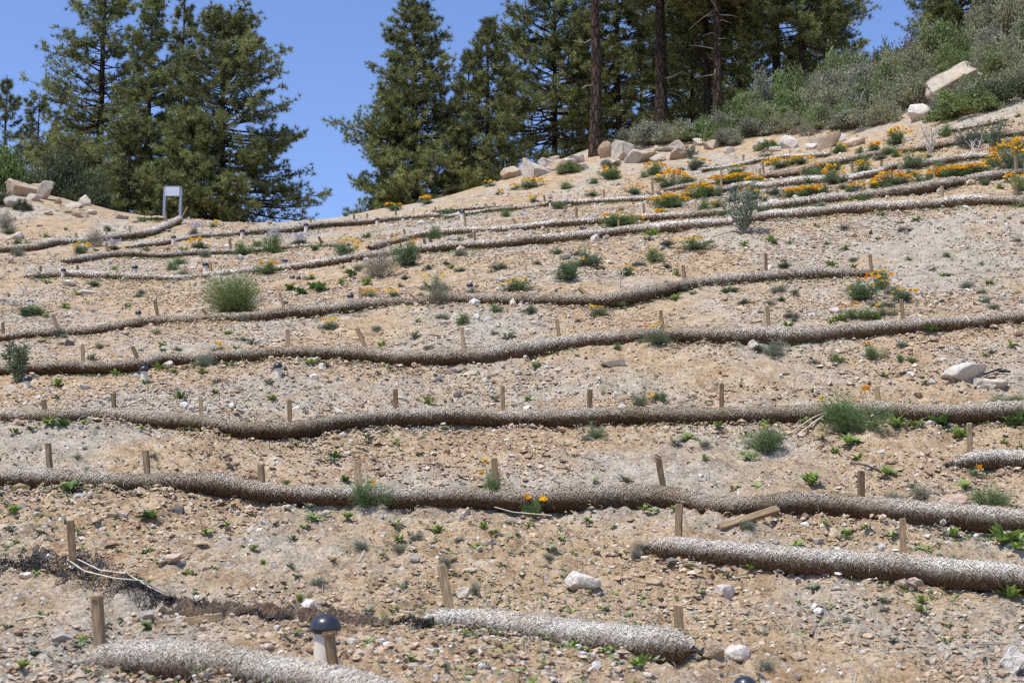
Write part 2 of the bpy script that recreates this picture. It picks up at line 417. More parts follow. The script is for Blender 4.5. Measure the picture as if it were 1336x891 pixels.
# ------------------------------------------------------------------ the straw rolls, read off the photograph as (x, y of the axis, thickness)
# key: (short name used in labels, own label, left end tied, right end tied, points)
ROLLS = {
'A': ('the bottom-left roll', 'thick silvery straw roll lying in the bottom-left corner, its dark tied end showing', 1, 0,
  [(100,866,20),(112,865,38),(135,864,46),(170,864,51),(230,865,54),(330,875,55),(410,889,53),(480,908,52),(540,926,50)]),
'B': ('the short bottom-centre roll', 'short fat straw roll at bottom centre, fraying out of a flattened sleeve', 0, 1,
  [(536,815,16),(555,814,28),(590,814,38),(640,817,43),(720,827,47),(800,838,49),(860,845,49),(895,848,45),(911,850,26)]),
'C': ('the lower-right roll', 'grey straw roll at lower right that begins mid-slope behind a loose grass tuft', 1, 0,
  [(842,714,14),(852,715,27),(866,717,33),(900,719,34),(960,724,34),(1040,732,34),(1130,738,35),(1200,742,36),(1270,752,36),(1336,757,35),(1430,766,35)]),
'D': ('the first full-width roll', 'lowest straw roll running the full width, brown at left and silvery at right', 0, 0,
  [(-70,623,24),(0,624,24),(80,628,28),(160,632,26),(240,631,30),(300,635,31),(345,643,27),(400,646,26),(440,646,26),(520,651,26),(600,650,26),(650,652,26),(700,655,28),(760,653,33),(830,651,34),(886,652,30),(945,664,26),(1004,661,28),(1045,655,30),(1100,661,31),(1160,668,32),(1240,674,33),(1336,681,34),(1430,686,34)]),
'E': ('the second full-width roll', 'wavy brown straw roll across the full width, passing under the big poppy bush at right', 0, 0,
  [(-70,545,20),(0,544,20),(60,546,20),(110,543,20),(150,543,22),(200,550,23),(260,554,24),(310,560,22),(350,563,22),(395,561,23),(440,551,22),(480,546,22),(520,544,23),(600,543,24),(640,545,24),(655,547,20),(670,547,24),(700,548,24),(800,544,25),(886,545,26),(950,544,26),(1040,543,25),(1100,541,26),(1160,537,27),(1230,541,27),(1336,537,27),(1430,534,27)]),
'F': ('the third full-width roll', 'long straw roll dipping at centre then climbing to the right edge of the slope', 0, 0,
  [(-70,484,12),(0,483,13),(40,481,15),(100,479,16),(160,479,15),(185,477,15),(210,469,17),(250,471,16),(280,467,16),(350,463,18),(440,461,18),(480,464,20),(520,469,19),(560,468,21),(600,468,22),(640,464,23),(700,455,25),(760,446,23),(820,441,22),(858,440,20),(872,439,17),(890,439,21),(950,440,23),(1000,439,24),(1040,441,26),(1090,436,24),(1150,429,23),(1200,426,23),(1260,422,19),(1336,414,19),(1430,408,19)]),
'G': ('the mid-slope roll', 'long mid-slope straw roll with flattened stakes, ending at right in a patch of poppies', 0, 1,
  [(-70,444,9),(0,441,10),(40,437,11),(80,435,12),(120,434,12),(150,428,14),(190,421,15),(240,419,15),(270,417,13),(290,416,15),(330,415,15),(380,409,16),(440,405,18),(480,399,19),(520,397,19),(545,396,15),(565,394,19),(600,392,19),(640,392,19),(700,393,19),(757,393,20),(770,394,17),(800,392,20),(850,383,19),(886,374,18),(940,368,18),(1000,364,19),(1060,359,19),(1100,358,17),(1130,358,13),(1142,358,7)]),
'H': ('the curving upper roll', 'long curving straw roll passing behind the tall silvery plant to the right edge', 1, 0,
  [(33,361,4),(45,360,8),(80,359,10),(110,359,11),(150,361,11),(200,365,9),(240,364,10),(280,359,10),(330,354,10),(360,352,10),(400,346,10),(440,341,9),(480,334,10),(540,326,9),(600,322,10),(660,318,11),(700,313,11),(740,311,12),(800,304,12),(850,300,12),(900,296,12),(950,291,12),(1000,283,13),(1060,279,14),(1111,273,15),(1160,271,15),(1215,268,14),(1226,266,11),(1240,264,15),(1260,263,15),(1336,263,14),(1430,262,14)]),
'I': ('the short upper-left roll', 'pale straw roll on the upper left slope, humped at its left half', 1, 0,
  [(81,342,3),(95,340,7),(120,336,9),(150,332,9),(183,331,9),(192,333,5),(205,334,6),(230,332,7),(260,329,7),(300,328,7),(340,326,7),(373,324,7),(436,320,7),(456,321,4)]),
'J': ('the poppy-bank roll', 'grey straw roll climbing rightward through the orange poppies to a dark broken end', 0, 1,
  [(481,324,6),(500,319,8),(529,310,9),(560,306,9),(600,303,9),(640,300,9),(690,296,9),(740,292,8),(780,289,8),(840,284,8),(886,281,9),(930,279,9),(1000,271,10),(1050,265,12),(1090,260,13),(1170,251,14),(1230,243,14),(1290,232,13),(1311,229,8)]),
'K': ('the left bank roll', 'straw roll on the sandy left mound bending up to the sign posts', 0, 1,
  [(-70,330,10),(0,327,10),(40,325,10),(60,320,11),(66,317,9),(75,316,11),(100,315,9),(140,311,9),(180,307,9),(200,302,9),(217,295,9),(233,288,9),(237,287,5)]),
'L': ('the skyline roll', 'pale straw roll just below the skyline between the two pine groups', 1, 1,
  [(165,323,3),(180,320,6),(200,318,6),(230,313,6),(260,309,6),(300,306,6),(340,303,7),(380,300,7),(430,293,7),(480,289,8),(520,285,8),(560,282,9),(576,282,6)]),
'M': ('the boulder-side roll', 'grey straw roll running below the tan boulders and the bare pine trunk', 0, 0,
  [(578,284,4),(600,281,6),(640,275,6),(690,270,6),(715,267,6),(745,264,7),(800,261,7),(850,259,7),(900,256,8),(935,251,9),(980,243,10),(1000,245,11),(1045,238,12),(1080,236,11),(1111,233,10),(1143,227,9),(1164,218,8),(1170,217,4)]),
'N': ('the pale poppy roll', 'short whitish straw roll among poppies near the top right, below a dead twig bush', 1, 1,
  [(1196,219,5),(1205,215,10),(1239,210,10),(1270,206,10),(1300,204,8),(1306,204,4)]),
'O': ('the topmost pale roll', 'thin pale straw strip highest on the bank, beneath the row of small rocks', 0, 1,
  [(915,223,4),(950,217,5),(970,214,5),(994,209,5),(1029,205,6),(1060,203,6),(1083,202,5)]),
'P': ('the brown upper-right roll', 'dark brown straw roll high on the right bank, running off the right edge', 1, 0,
  [(990,232,5),(1005,230,10),(1038,227,10),(1063,219,10),(1111,208,10),(1164,198,9),(1218,193,9),(1250,187,8),(1258,185,6),(1266,184,10),(1282,180,10),(1336,175,9),(1430,170,9)]),
'Q': ('the poppy-covered roll', 'short grey roll half hidden by the densest poppies below the soil mound', 0, 0,
  [(866,250,5),(886,247,8),(916,242,8),(947,237,5)]),
'R': ('the faint top-right strip', 'faint thin straw strip at the top right just below the scrub', 0, 0,
  [(1237,171,3),(1260,167,4),(1290,161,4),(1316,156,3)]),
'S': ('the faint crest strip', 'faint pale strip of straw roll on the crest beside the right pine group', 0, 0,
  [(562,277,3),(600,274,4),(640,270,4),(668,268,3)]),
'T': ('the right-edge roll', 'short silver straw roll at the right edge with a black tied end', 1, 0,
  [(1237,604,8),(1246,604,17),(1262,602,23),(1285,600,27),(1336,601,31),(1430,604,32)]),
'U': ('the broken right roll', 'dark end of a broken straw roll at the far right among poppies', 1, 0,
  [(1313,228,6),(1322,228,11),(1336,227,12),(1430,222,11)]),
'V': ('the mound-top roll', 'thin grey roll end lying on the skyline left of the sign posts', 1, 1,
  [(181,283,3),(195,285,4),(208,285,5),(216,286,3)]),
}
AX = {}      # axis of every roll in the world: arrays px, P (n,3), r
def resample(pts, step):
    pts = np.array(pts, float)
    s = np.concatenate([[0], np.cumsum(np.hypot(np.diff(pts[:, 0]), np.diff(pts[:, 1])))])
    q = np.linspace(0, s[-1], max(8, int(s[-1] / step)))
    return np.stack([np.interp(q, s, pts[:, i]) for i in range(3)], 1)

def smooth1(a, n):
    if n < 2: return a
    k = np.ones(n) / n
    p = np.concatenate([np.repeat(a[:1], n, 0), a, np.repeat(a[-1:], n, 0)])
    return np.stack([np.convolve(p[:, i], k, 'same') for i in range(a.shape[1])], 1)[n:-n]

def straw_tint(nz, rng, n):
    """pale where the surface faces up, grading to dark brown where it faces down"""
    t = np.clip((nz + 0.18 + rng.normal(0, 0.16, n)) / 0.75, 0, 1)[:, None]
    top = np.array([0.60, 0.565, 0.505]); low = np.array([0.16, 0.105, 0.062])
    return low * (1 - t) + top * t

for ri, (key, (short, label, endl, endr, pts)) in enumerate(ROLLS.items()):
    rng = np.random.default_rng(100 + ri)
    pts = list(pts)                                         # the rolls carry on past the edges of the photograph
    if pts[0][0] < -50: pts.insert(0, (-260, pts[0][1] + 2, pts[0][2]))
    if pts[-1][0] > 1400: pts.append((1620, pts[-1][1] - (3 if pts[-1][1] < 550 else -6), pts[-1][2]))
    q = resample(pts, 5.0)
    P = np.array([at(a, b, 0.08, True) for a, b, c in q])
    Y = smooth1(P[:, 1:2], 9)[:, 0]
    r = np.clip(q[:, 2] * Y / (2 * FOC), 0.015, 0.2) * np.interp(Y, [24, 30], [1.0, 1.18])
    d = np.array([ray(a, b) for a, b, c in q]); d = d / d[:, 1:2]
    P = CAM[None] + d * Y[:, None]
    # resample evenly in the world
    L = np.concatenate([[0], np.cumsum(np.linalg.norm(np.diff(P, axis=0), axis=1))])
    far = Y.mean() > 28
    n = int(L[-1] / (0.055 if not far else 0.12)) + 4
    s = np.linspace(0, L[-1], n)
    C = np.stack([np.interp(s, L, P[:, i]) for i in range(3)], 1)
    C = smooth1(C, 7 if not far else 3)
    R = np.interp(s, L, r)
    PX = np.interp(s, L, q[:, 0])
    AX[key] = (PX, C, R)
    # lumps and slack between the ties
    C[:, 2] += (0.03 if far else 0.012) * vnoise(s * (1.1 if far else 2.2), s * 0 + ri * 3.1, seed=5)
    lump = 1 + (0.14 if far else 0.10) * fbm(s * 1.3, s * 0 + ri * 7.7, oct=3, seed=7)
    for pc in np.cumsum(rng.uniform(1.1, 3.2, 30)): lump = lump - rng.uniform(.05, .22) * np.exp(-((s - pc) / .09) ** 2)
    # a closed end is drawn in
    e = np.minimum(s, 9) if endl or key == 'B' else s * 0 + 9
    e = np.minimum(e, (L[-1] - s)) if endr else e
    cl = np.sqrt(np.clip(e / 0.13, 0.02, 1))
    sides = 22
    T = unit(np.gradient(C, axis=0)); A = unit(np.cross(T, np.array([0, 0, 1.0]))); B = np.cross(A, T)
    ang = np.arange(sides) * 2 * math.pi / sides
    rad = (R * lump * cl)[:, None] * (1 + 0.05 * fbm(s[:, None] * 6 + ang * 0, np.cos(ang)[None] * 1.5 + ri + s[:, None] * 0, np.sin(ang)[None] * 1.5 + 9 + s[:, None] * 0, oct=2, seed=13))
    Nn = A[:, None] * np.cos(ang)[None, :, None] + B[:, None] * np.sin(ang)[None, :, None]
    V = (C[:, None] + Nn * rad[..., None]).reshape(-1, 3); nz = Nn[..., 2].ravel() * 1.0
    j = np.arange(n - 1)[:, None] * sides; ss = np.arange(sides)[None]; s2 = (ss + 1) % sides
    F = np.stack([j + ss, j + s2, j + sides + s2, j + sides + ss], -1).reshape(-1, 4)
    buf = Buf()
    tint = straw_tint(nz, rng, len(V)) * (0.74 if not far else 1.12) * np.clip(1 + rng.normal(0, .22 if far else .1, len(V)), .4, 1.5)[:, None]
    brown = np.array({'P': (.70, .64, .56), 'E': (.98, .93, .84), 'F': (1.0, .95, .87), 'G': (1.04, .99, .92), 'D': (1.04, 1.0, .94), 'U': (.58, .54, .5)}.get(key, (1.1, 1.1, 1.1)))
    if key == 'D': tint = tint * np.repeat(np.clip(0.80 + (PX - 500) / 1500, 0.8, 1.08), sides)[:, None]
    soilw = np.clip(.5 + 1.1 * fbm(s * .55, s * 0 + ri * 5.5, oct=3, seed=33), 0, 1)      # how much soil has washed over this stretch
    if key in 'ABCT': soilw = soilw * .25; brown = np.array([1.20, 1.19, 1.16])
    tint = tint * np.repeat(np.clip(1 - 2.2 * np.maximum(0, .93 - lump), .55, 1), sides)[:, None]
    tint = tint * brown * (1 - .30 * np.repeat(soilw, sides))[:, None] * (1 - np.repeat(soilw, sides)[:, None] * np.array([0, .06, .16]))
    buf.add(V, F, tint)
    for k0 in (0, n - 1):                                      # close the ends
        base = k0 * sides
        c = np.concatenate([V[base:base + sides], C[k0:k0 + 1]])
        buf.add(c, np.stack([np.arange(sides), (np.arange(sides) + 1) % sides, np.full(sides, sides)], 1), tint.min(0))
    # loose straws of the weave, lying over the surface
    Ym = np.clip(C[:, 1], 7, 60)
    vis = (PX > -280) & (PX < 1640)
    dens = np.where(vis, 6500.0 * (9.0 / Ym) ** 1.7, 0) * 2 * math.pi * R * (L[-1] / n)
    if True:
        tot = int(dens.sum()); i = rng.choice(n, tot, p=dens / dens.sum())
        a = rng.uniform(-0.35 * math.pi, 1.35 * math.pi, tot)
        i2 = np.clip(i, 0, n - 1)
        nn = A[i2] * np.cos(a)[:, None] + B[i2] * np.sin(a)[:, None]
        tt = T[i2]; uu = np.cross(nn, tt)
        rr = (R * lump * cl)[i2]
        c = C[i2] + nn * (rr * 1.035)[:, None] + tt * rng.uniform(-0.04, 0.04, tot)[:, None]
        o = rng.choice([-0.85, 0.85], tot) + rng.normal(0, 0.32, tot)
        dr = unit(tt * np.cos(o)[:, None] + uu * np.sin(o)[:, None] + nn * rng.normal(0.0, 0.12, tot)[:, None])
        sc = np.clip(Ym[i2] / 9.5, 0.85, 4.0)
        ln = rng.uniform(0.014, 0.032, tot) * np.clip(sc * .7, .85, 2.2); w = rng.uniform(0.0012, 0.0026, tot) * sc
        sd = unit(np.cross(dr, nn)) * w[:, None]
        lift = nn * rng.uniform(0.0, 0.006, tot)[:, None]
        c = c + lift
        Vs = np.stack([c - dr * ln[:, None] + sd, c - dr * ln[:, None] - sd, c + dr * ln[:, None] - sd, c + dr * ln[:, None] + sd], 1).reshape(-1, 3)
        Fs = np.arange(tot * 4).reshape(-1, 4)
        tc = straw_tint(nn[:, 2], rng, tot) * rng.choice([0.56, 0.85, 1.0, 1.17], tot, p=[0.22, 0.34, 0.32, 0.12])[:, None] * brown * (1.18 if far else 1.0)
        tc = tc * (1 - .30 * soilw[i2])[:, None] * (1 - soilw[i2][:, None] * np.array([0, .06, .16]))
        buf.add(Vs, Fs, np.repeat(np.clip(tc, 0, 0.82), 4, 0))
        # stray ends sticking out below
        m = int(L[-1] * 14 * (1 if Ym.mean() < 15 else 0.5)); i = rng.integers(0, n, m); a = rng.uniform(-0.45, 0.25, m) + rng.choice([0.0, math.pi], m)
        nn = A[i] * np.cos(a)[:, None] + B[i] * np.sin(a)[:, None]
        b0 = C[i] + nn * (R * lump * cl * 0.98)[i][:, None]
        bv, bf, bi = blades(b0, nn + np.array([0, 0, -0.3]), 1, 0.07, 0.0022, 0.5, rng)
        buf.add(bv, bf, np.repeat(rng.choice([0.2, 0.45, 0.68], m)[:, None] * np.array([[1, 0.9, 0.76]]), 3, 0))
    root = thing('straw_roll', label, 'straw roll', C[n // 2], 'straw erosion rolls across the slope')
    inv = C[n // 2]
    Vb, Fb, Cb = buf.get()
    mk('straw_body', Vb - inv, Fb, M['straw'], root, Cb, smooth=True)
    for flag, k0, sg in ((endl, 0, -1), (endr, n - 1, 1)):
        if flag and 3 < PX[k0] < 1333:
            kr = max(R[k0] * 0.35, 0.02)
            p0 = C[k0]; t = T[k0] * sg
            Pk = np.stack([p0 - t * 0.05, p0 + t * 0.01, p0 + t * 0.035, p0 + t * 0.07 + np.array([0, 0, -0.02])])[None]
            v, f = tubes(Pk, np.array([[kr * 1.5, kr * 1.25, kr * 0.65, kr * 0.9]]), 9)
            b2 = Buf(); b2.add(v - inv, f, (0.05, 0.045, 0.04))
            bv, bf, bi = blades((p0 + t * 0.05 - inv)[None], t[None], 26, 0.09, 0.004, 0.55, rng)
            b2.add(bv, bf, (0.06, 0.05, 0.045))
            b2.build('netting_knot', M['net'], root)

def roll_at(key, px):
    PX, C, R = AX[key]
    return np.array([np.interp(px, PX, C[:, i]) for i in range(3)]), float(np.interp(px, PX, R))

def px_of(p):
    """where a point of the place falls in the photograph"""
    d = np.asarray(p, float) - CAM
    f = d[1] * math.cos(PITCH) + d[2] * math.sin(PITCH); u = -d[1] * math.sin(PITCH) + d[2] * math.cos(PITCH)
    return PW / 2 + FOC * d[0] / f, PH / 2 - FOC * u / f

def strip(px, py):
    """name of the roll next below a spot of the slope"""
    best, bd = None, 1e9
    for k, (short, lab, a, b, pts) in ROLLS.items():
        xs = [p[0] for p in pts]
        if xs[0] - 12 <= px <= xs[-1] + 12:
            y = np.interp(px, xs, [p[1] for p in pts])
            if -6 <= y - py < bd: best, bd = k, y - py
    return best

ORD = ['leftmost', 'second from left', 'third from left', 'fourth from left', 'fifth from left', 'sixth from left', 'seventh from left', 'eighth from left', 'ninth from left', 'tenth from left', 'eleventh from left', 'twelfth from left', 'thirteenth from left', 'fourteenth from left', 'fifteenth from left', 'sixteenth from left', 'seventeenth from left', 'eighteenth from left', 'nineteenth from left', 'twentieth from left']
def ordinal(i, n):
    if n == 1: return 'only one'
    if i == n - 1: return 'rightmost'
    return ORD[i] if i <= n // 2 else ORD[n - 1 - i].replace('left', 'right')

# ------------------------------------------------------------------ the ground
y_rows = [-60, -40, -25, -15, -8, -3, 0, 2, 3.5, 4.8, 5.8]
y = 6.4
while y < 62: y_rows.append(y); y *= 1.0031
while y < 420: y_rows.append(y); y *= 1.03
y_rows = np.array(y_rows)
u = np.concatenate([np.array([-12, -8, -5, -3, -2, -1.4, -1.0, -0.75, -0.6, -0.54]), np.linspace(-0.49, 0.49, 500), np.array([0.54, 0.6, 0.75, 1.0, 1.4, 2, 3, 5, 8, 12])])
GX = u[None, :] * np.maximum(y_rows, 9.0)[:, None]; GX = np.where(np.abs(GX) > 420, np.sign(GX) * 420, GX)
GY = np.repeat(y_rows[:, None], len(u), 1)
GZ = H(GX, GY)
# soil caught behind each roll and scoured out in front of it
for key, (PX, C, R) in AX.items():
    for a in range(0, len(C) - 1, 3):
        c = C[a]; rr = R[a]
        if rr < 0.04: continue
        j0, j1 = np.searchsorted(y_rows, c[1] - 0.7), np.searchsorted(y_rows, c[1] + 0.9)
        if j1 <= j0: continue
        ux = c[0] / max(c[1], 9); du = 0.5 / max(c[1], 9)
        i0, i1 = np.searchsorted(u, ux - du), np.searchsorted(u, ux + du)
        if i1 <= i0: continue
        dx = GX[j0:j1, i0:i1] - c[0]; dy = GY[j0:j1, i0:i1] - c[1]
        wx = np.exp(-(dx / 0.12) ** 2)
        up = np.exp(-((dy - 0.26) / 0.20) ** 2) * wx; dn = np.exp(-((dy + 0.20) / 0.13) ** 2) * wx
        nn_ = 1.0 / max(1.0, 0.2 / max(1e-3, np.linalg.norm(C[min(a + 3, len(C) - 1)] - c)))
        GZ[j0:j1, i0:i1] += (0.045 * up - 0.035 * dn) * nn_
V = np.stack([GX, GY, GZ], -1).reshape(-1, 3)
ny, nx = GX.shape
jj = np.arange(ny - 1)[:, None] * nx; ii = np.arange(nx - 1)[None]
F = np.stack([jj + ii, jj + ii + 1, jj + nx + ii + 1, jj + nx + ii], -1).reshape(-1, 4)
g = mk('ground', V, F, M['soil'], smooth=True)
setting(g, 'structure', 'sunlit tan soil hillside strewn with gravel')

# ------------------------------------------------------------------ stakes: (x of base, y of top, y of base, x of top), by the roll they pin
STAKES = {
'A': [(130,778,846,127),(437,826,890,430)],
'B': [(587,738,800,577),(887,790,838,885)],
'C': [(884,658,706,887),(1178,676,726,1178)],
'D': [(65,578,616,63),(192,587,620,190),(341,604,631,341),(468,602,634,466),(648,598,642,645),(866,597,642,859),(1123,614,655,1124)],
'E': [(59,521,540,57),(149,513,536,148),(262,517,542,262),(378,522,552,378),(516,507,536,516),(656,504,538,656),(769,508,536,770),(941,500,533,942),(1146,505,528,1144)],
'F': [(108,450,474,108),(183,452,476,173),(277,473,470,263),(377,430,457,375),(478,428,458,466),(605,427,458,603),(729,417,440,727),(865,405,432,862),(1003,401,428,1001),(1178,390,420,1176)],
'G': [(4,420,436,4),(75,410,430,69),(206,392,414,202),(275,403,416,264),(371,382,404,365),(470,375,394,470),(548,383,393,536),(645,381,390,630),(769,376,388,756),(894,346,368,891),(999,330,360,999),(1137,332,353,1135)],
'H': [(53,347,358,53),(102,346,356,101),(153,347,359,153),(275,341,356,274),(410,334,345,409),(555,310,324,553),(620,302,320,619),(716,297,310,715),(807,286,302,807),(889,282,294,889),(1229,243,262,1229),(1325,237,258,1325)],
'I': [(140,317,330,139),(193,322,333,192),(301,313,327,300),(421,309,320,416)],
'J': [(529,299,309,527),(607,283,301,607),(674,286,295,670),(752,271,290,752),(840,267,282,840),(1024,247,265,1021),(1092,243,266,1092),(1219,218,242,1218),(1326,203,228,1325)],
'K': [(11,316,325,10),(100,304,315,99),(139,300,310,139),(170,297,308,169),(217,277,292,216),(235,270,287,245)],
'L': [(407,283,296,404),(462,280,290,462),(479,279,289,479),(517,273,285,516),(569,270,281,568)],
'M': [(636,266,275,633),(646,264,274,645),(711,255,267,710),(788,248,261,788),(852,238,258,851),(854,249,257,843),(941,222,248,941),(1047,224,238,1045),(1113,211,230,1111),(1150,209,224,1150)],
'O': [(922,216,222,921),(970,202,214,970),(1007,195,209,1006),(1031,196,205,1031)],
'P': [(992,221,232,991),(997,212,231,995),(1119,197,207,1118),(1179,181,197,1178),(1225,188,194,1223),(1281,169,181,1281)],
'Q': [(907,190,241,907)][:0],
'T': [(1265,552,597,1265)],
}
def stake_mesh(h, w, rng):
    V, F = box(0, 0, 0, w, w * 0.92, h, 0.0)
    V = V + np.array([0, 0, h / 2])
    bm = bmesh.new(); bmesh.ops.create_cube(bm, size=1.0)
    bmesh.ops.subdivide_edges(bm, edges=[e for e in bm.edges if abs(e.verts[0].co.z - e.verts[1].co.z) > .5], cuts=6, use_grid_fill=True)
    for v in bm.verts:
        k = v.co.z + .5
        tw = 0.10 * (k - .5) + rng.normal(0, 0.006)
        x, yv = v.co.x * w * (1 + rng.normal(0, 0.035)), v.co.y * w * 0.9 * (1 + rng.normal(0, 0.035))
        v.co = (x * math.cos(tw) - yv * math.sin(tw) + 0.003 * math.sin(k * 5), x * math.sin(tw) + yv * math.cos(tw), k * h + (rng.normal(0, 0.004) if k > .99 else 0))
    bmesh.ops.bevel(bm, geom=[e for e in bm.edges if len(e.link_faces) == 2 and e.calc_face_angle() > 1.0], offset=w * 0.07, segments=1, affect='EDGES')
    bmesh.ops.triangulate(bm, faces=bm.faces[:])
    me = bpy.data.meshes.new('stake'); bm.to_mesh(me); bm.free(); me.materials.append(M['wood'])
    return me

def place_stake(base, top, w, label, rng, deep=0.12):
    base = np.array(base); top = np.array(top)
    d = unit(top - base); h = float(np.linalg.norm(top - base)) + deep
    o = bpy.data.objects.new('wooden_stake', stake_mesh(h, w, rng)); COL.objects.link(o)
    from mathutils import Vector
    qn = Vector((0, 0, 1)).rotation_difference(Vector(d.tolist()))
    o.rotation_mode = 'QUATERNION'
    from mathutils import Quaternion
    o.rotation_quaternion = qn @ Quaternion((0, 0, 1), rng.uniform(-0.35, 0.35))
    o.location = base - d * deep
    tag(o, label, 'stake', 'wooden stakes pinning the straw rolls')
    return o

srng = np.random.default_rng(5)
for key, lst in STAKES.items():
    for i, (bx_, ty, by_, tx) in enumerate(lst):
        c, rr = roll_at(key, bx_)
        Y = c[1] + 0.02
        flat = (by_ - ty) < 13 and abs(tx - bx_) > 8 and key in 'FG'
        base = pt(bx_, by_, Y)
        top = pt(tx, ty, Y + (0.16 if flat else (0.03 if srng.random() < .5 else -0.03)))
        w = (0.050 if Y < 13 else (0.052 if Y < 26 else 0.058)) * srng.uniform(.85, 1.18)
        how = 'nearly flat' if flat else ('leaning' if abs(tx - bx_) > 4 else 'upright')
        o = place_stake(base, top, w, '%s weathered wooden stake, %s of those pinning %s' % (how, ordinal(i, len(lst)), ROLLS[key][0]), srng)
        if key == 'A':
            h = float(np.linalg.norm(top - base)) + .12
            b = Buf(); rng = np.random.default_rng(i)
            if i == 0: o['label'] = 'upright stake with a splintered mushroomed top beside the tied end of the bottom-left roll'
            else: o['label'] = 'pale stake standing right in front of the nearest dome-capped light'
            for k in range(16):
                a = rng.uniform(0, 6.28); r0 = 0.026
                v, f = box(math.cos(a) * r0, math.sin(a) * r0, h - 0.004 + rng.uniform(-.006, .006), 0.026, 0.010, 0.012)
                b.add(v, f)
            hd = b.build('splintered_head', M['wood']); hd.parent = o
# the bare stake by the torn netting, and the loose ones
p0 = at(95, 740, 0); place_stake(p0, pt(92, 678, p0[1]), 0.056, 'upright bare stake standing alone behind the torn black netting', srng)
p0 = at(938, 694, 0) + np.array([0, 0, 0.02]); p1 = at(1015, 677, 0) + np.array([0, 0.0, 0.06])
place_stake(p0, p1, 0.06, 'loose stake lying on the soil in front of the first full-width roll', srng, 0.0)
p0 = at(203, 819, 0) + np.array([0, 0, 0.02]); p1 = at(290, 815, 0) + np.array([0, 0, 0.025])
o = place_stake(p0, p1, 0.05, 'flat grey board lying on the soil left of the nearest dome-capped light', srng, 0.0)
o.name = 'loose_board'; o['category'] = 'board'; del o['group']

# ------------------------------------------------------------------ dome-capped lights
def light_meshes():
    v, f = lathe([(0.058, -0.12), (0.060, 0.0), (0.0605, 0.15), (0.0595, 0.205), (0.052, 0.208)], 28)
    post = data_of(mk('post', v, f, M['post'], smooth=True))
    prof = [(0.060, 0.200), (0.084, 0.200), (0.0875, 0.206), (0.088, 0.216)]
    prof += [(0.086 * math.cos(a), 0.218 + 0.072 * math.sin(a)) for a in np.linspace(0.05, math.pi / 2 - 0.02, 12)] + [(0.0005, 0.2905)]
    v, f = lathe(prof, 32); cap = data_of(mk('dome_cap', v, f, M['cap'], smooth=True))
    v, f = lathe([(0.0615, 0.183), (0.066, 0.185), (0.066, 0.199), (0.0615, 0.2)], 24); ring = data_of(mk('collar', v, f, M['lens'], smooth=True))
    return post, cap, ring
LM = light_meshes()
LIGHTS = [  # x, y of the dome's top, y of the foot, label
 (423, 805, 868, 'nearest dome-capped cream light, large, behind a stake at bottom left'),
 (972, 881, 925, 'dark dome of a light just peeping over the bottom edge'),
 (35, 490, 506, 'dome light at the left edge beside the tall leafy weed'),
 (188, 477, 498, 'dome light in front of the third full-width roll near a small white rock'),
 (363, 473, 493, 'dome light on bare soil below the upright stake of the third full-width roll'),
 (180, 405, 419, 'dome light tucked behind the left part of the mid-slope roll'),
 (458, 383, 397, 'dome light behind the mid-slope roll just left of a short stake'),
 (613, 369, 382, 'dark dome low on the soil behind the centre of the mid-slope roll'),
 (82, 350, 361, 'small dark dome peeping over the left end of the curving upper roll'),
 (176, 346, 360, 'small light behind the curving upper roll beside its third stake'),
 (268, 342, 357, 'small light directly left of a stake on the curving upper roll'),
 (372, 338, 349, 'small dark dome behind the curving upper roll right of the lilac bush'),
 (602, 312, 322, 'grey dome behind the curving upper roll below the pine gap'),
 (226, 307, 319, 'tiny white-posted light on the skyline roll below the sign'),
 (316, 299, 311, 'tiny white-posted light on the skyline roll below the left pine group'),
 (399, 291, 303, 'tiny white-posted light on the skyline roll under open sky'),
 (492, 284, 295, 'tiny white-posted light at the foot of the tall central pine'),
 (603, 274, 287, 'tiny white-posted light where the skyline roll meets the boulder-side roll'),
 (718, 261, 270, 'tiny dark dome on the boulder-side roll beside a round green bush'),
 (860, 251, 260, 'tiny dark dome on the boulder-side roll beside two crossed stakes'),
]
for i, (px, ty, by, lab) in enumerate(LIGHTS):
    p = at(px, by, 0)
    hpx = 0.29 * FOC / p[1]
    top = pt(px, ty, p[1])
    root = thing('dome_light', lab, 'garden light', (p[0], p[1], top[2] - 0.29 * min(1.0, max(0.72, (by - ty) / hpx))), 'dome-capped garden lights among the rolls')
    s = min(1.0, max(0.72, (by - ty) / hpx)) if i else 1.0
    root.scale = (s, s, s); root.rotation_euler = (srng.normal(0, .03), srng.normal(0, .03), srng.uniform(0, 3))
    for me, nm in zip(LM, ('post', 'dome_cap', 'collar')): child(nm, me, root)

# ------------------------------------------------------------------ the sign on two posts
sb = at(226, 289, 0)
Ys = sb[1] + 0.6
root = thing('sign', 'small blank pale sign on two grey posts at the skyline', 'sign', pt(225, 292, Ys))
sx = Ys / FOC
for a in (-11.5, 10.0):
    v, f = box(a * sx, 0, 24 * sx, 3.6 * sx, 3.6 * sx, 52 * sx, 0.01); b = Buf(); b.add(v, f); b.build('post', M['steel'], root)
v, f = box(-0.9 * sx, -2.4 * sx, 43.5 * sx, 19 * sx, 0.6 * sx, 12.5 * sx, 0.005); b = Buf(); b.add(v, f); b.build('panel', M['panel'], root)
v, f = box(-0.9 * sx, -2.1 * sx, 50.3 * sx, 23 * sx, 1.0 * sx, 1.0 * sx, 0.004); b = Buf(); b.add(v, f); b.build('top_rail', M['steel'], root)
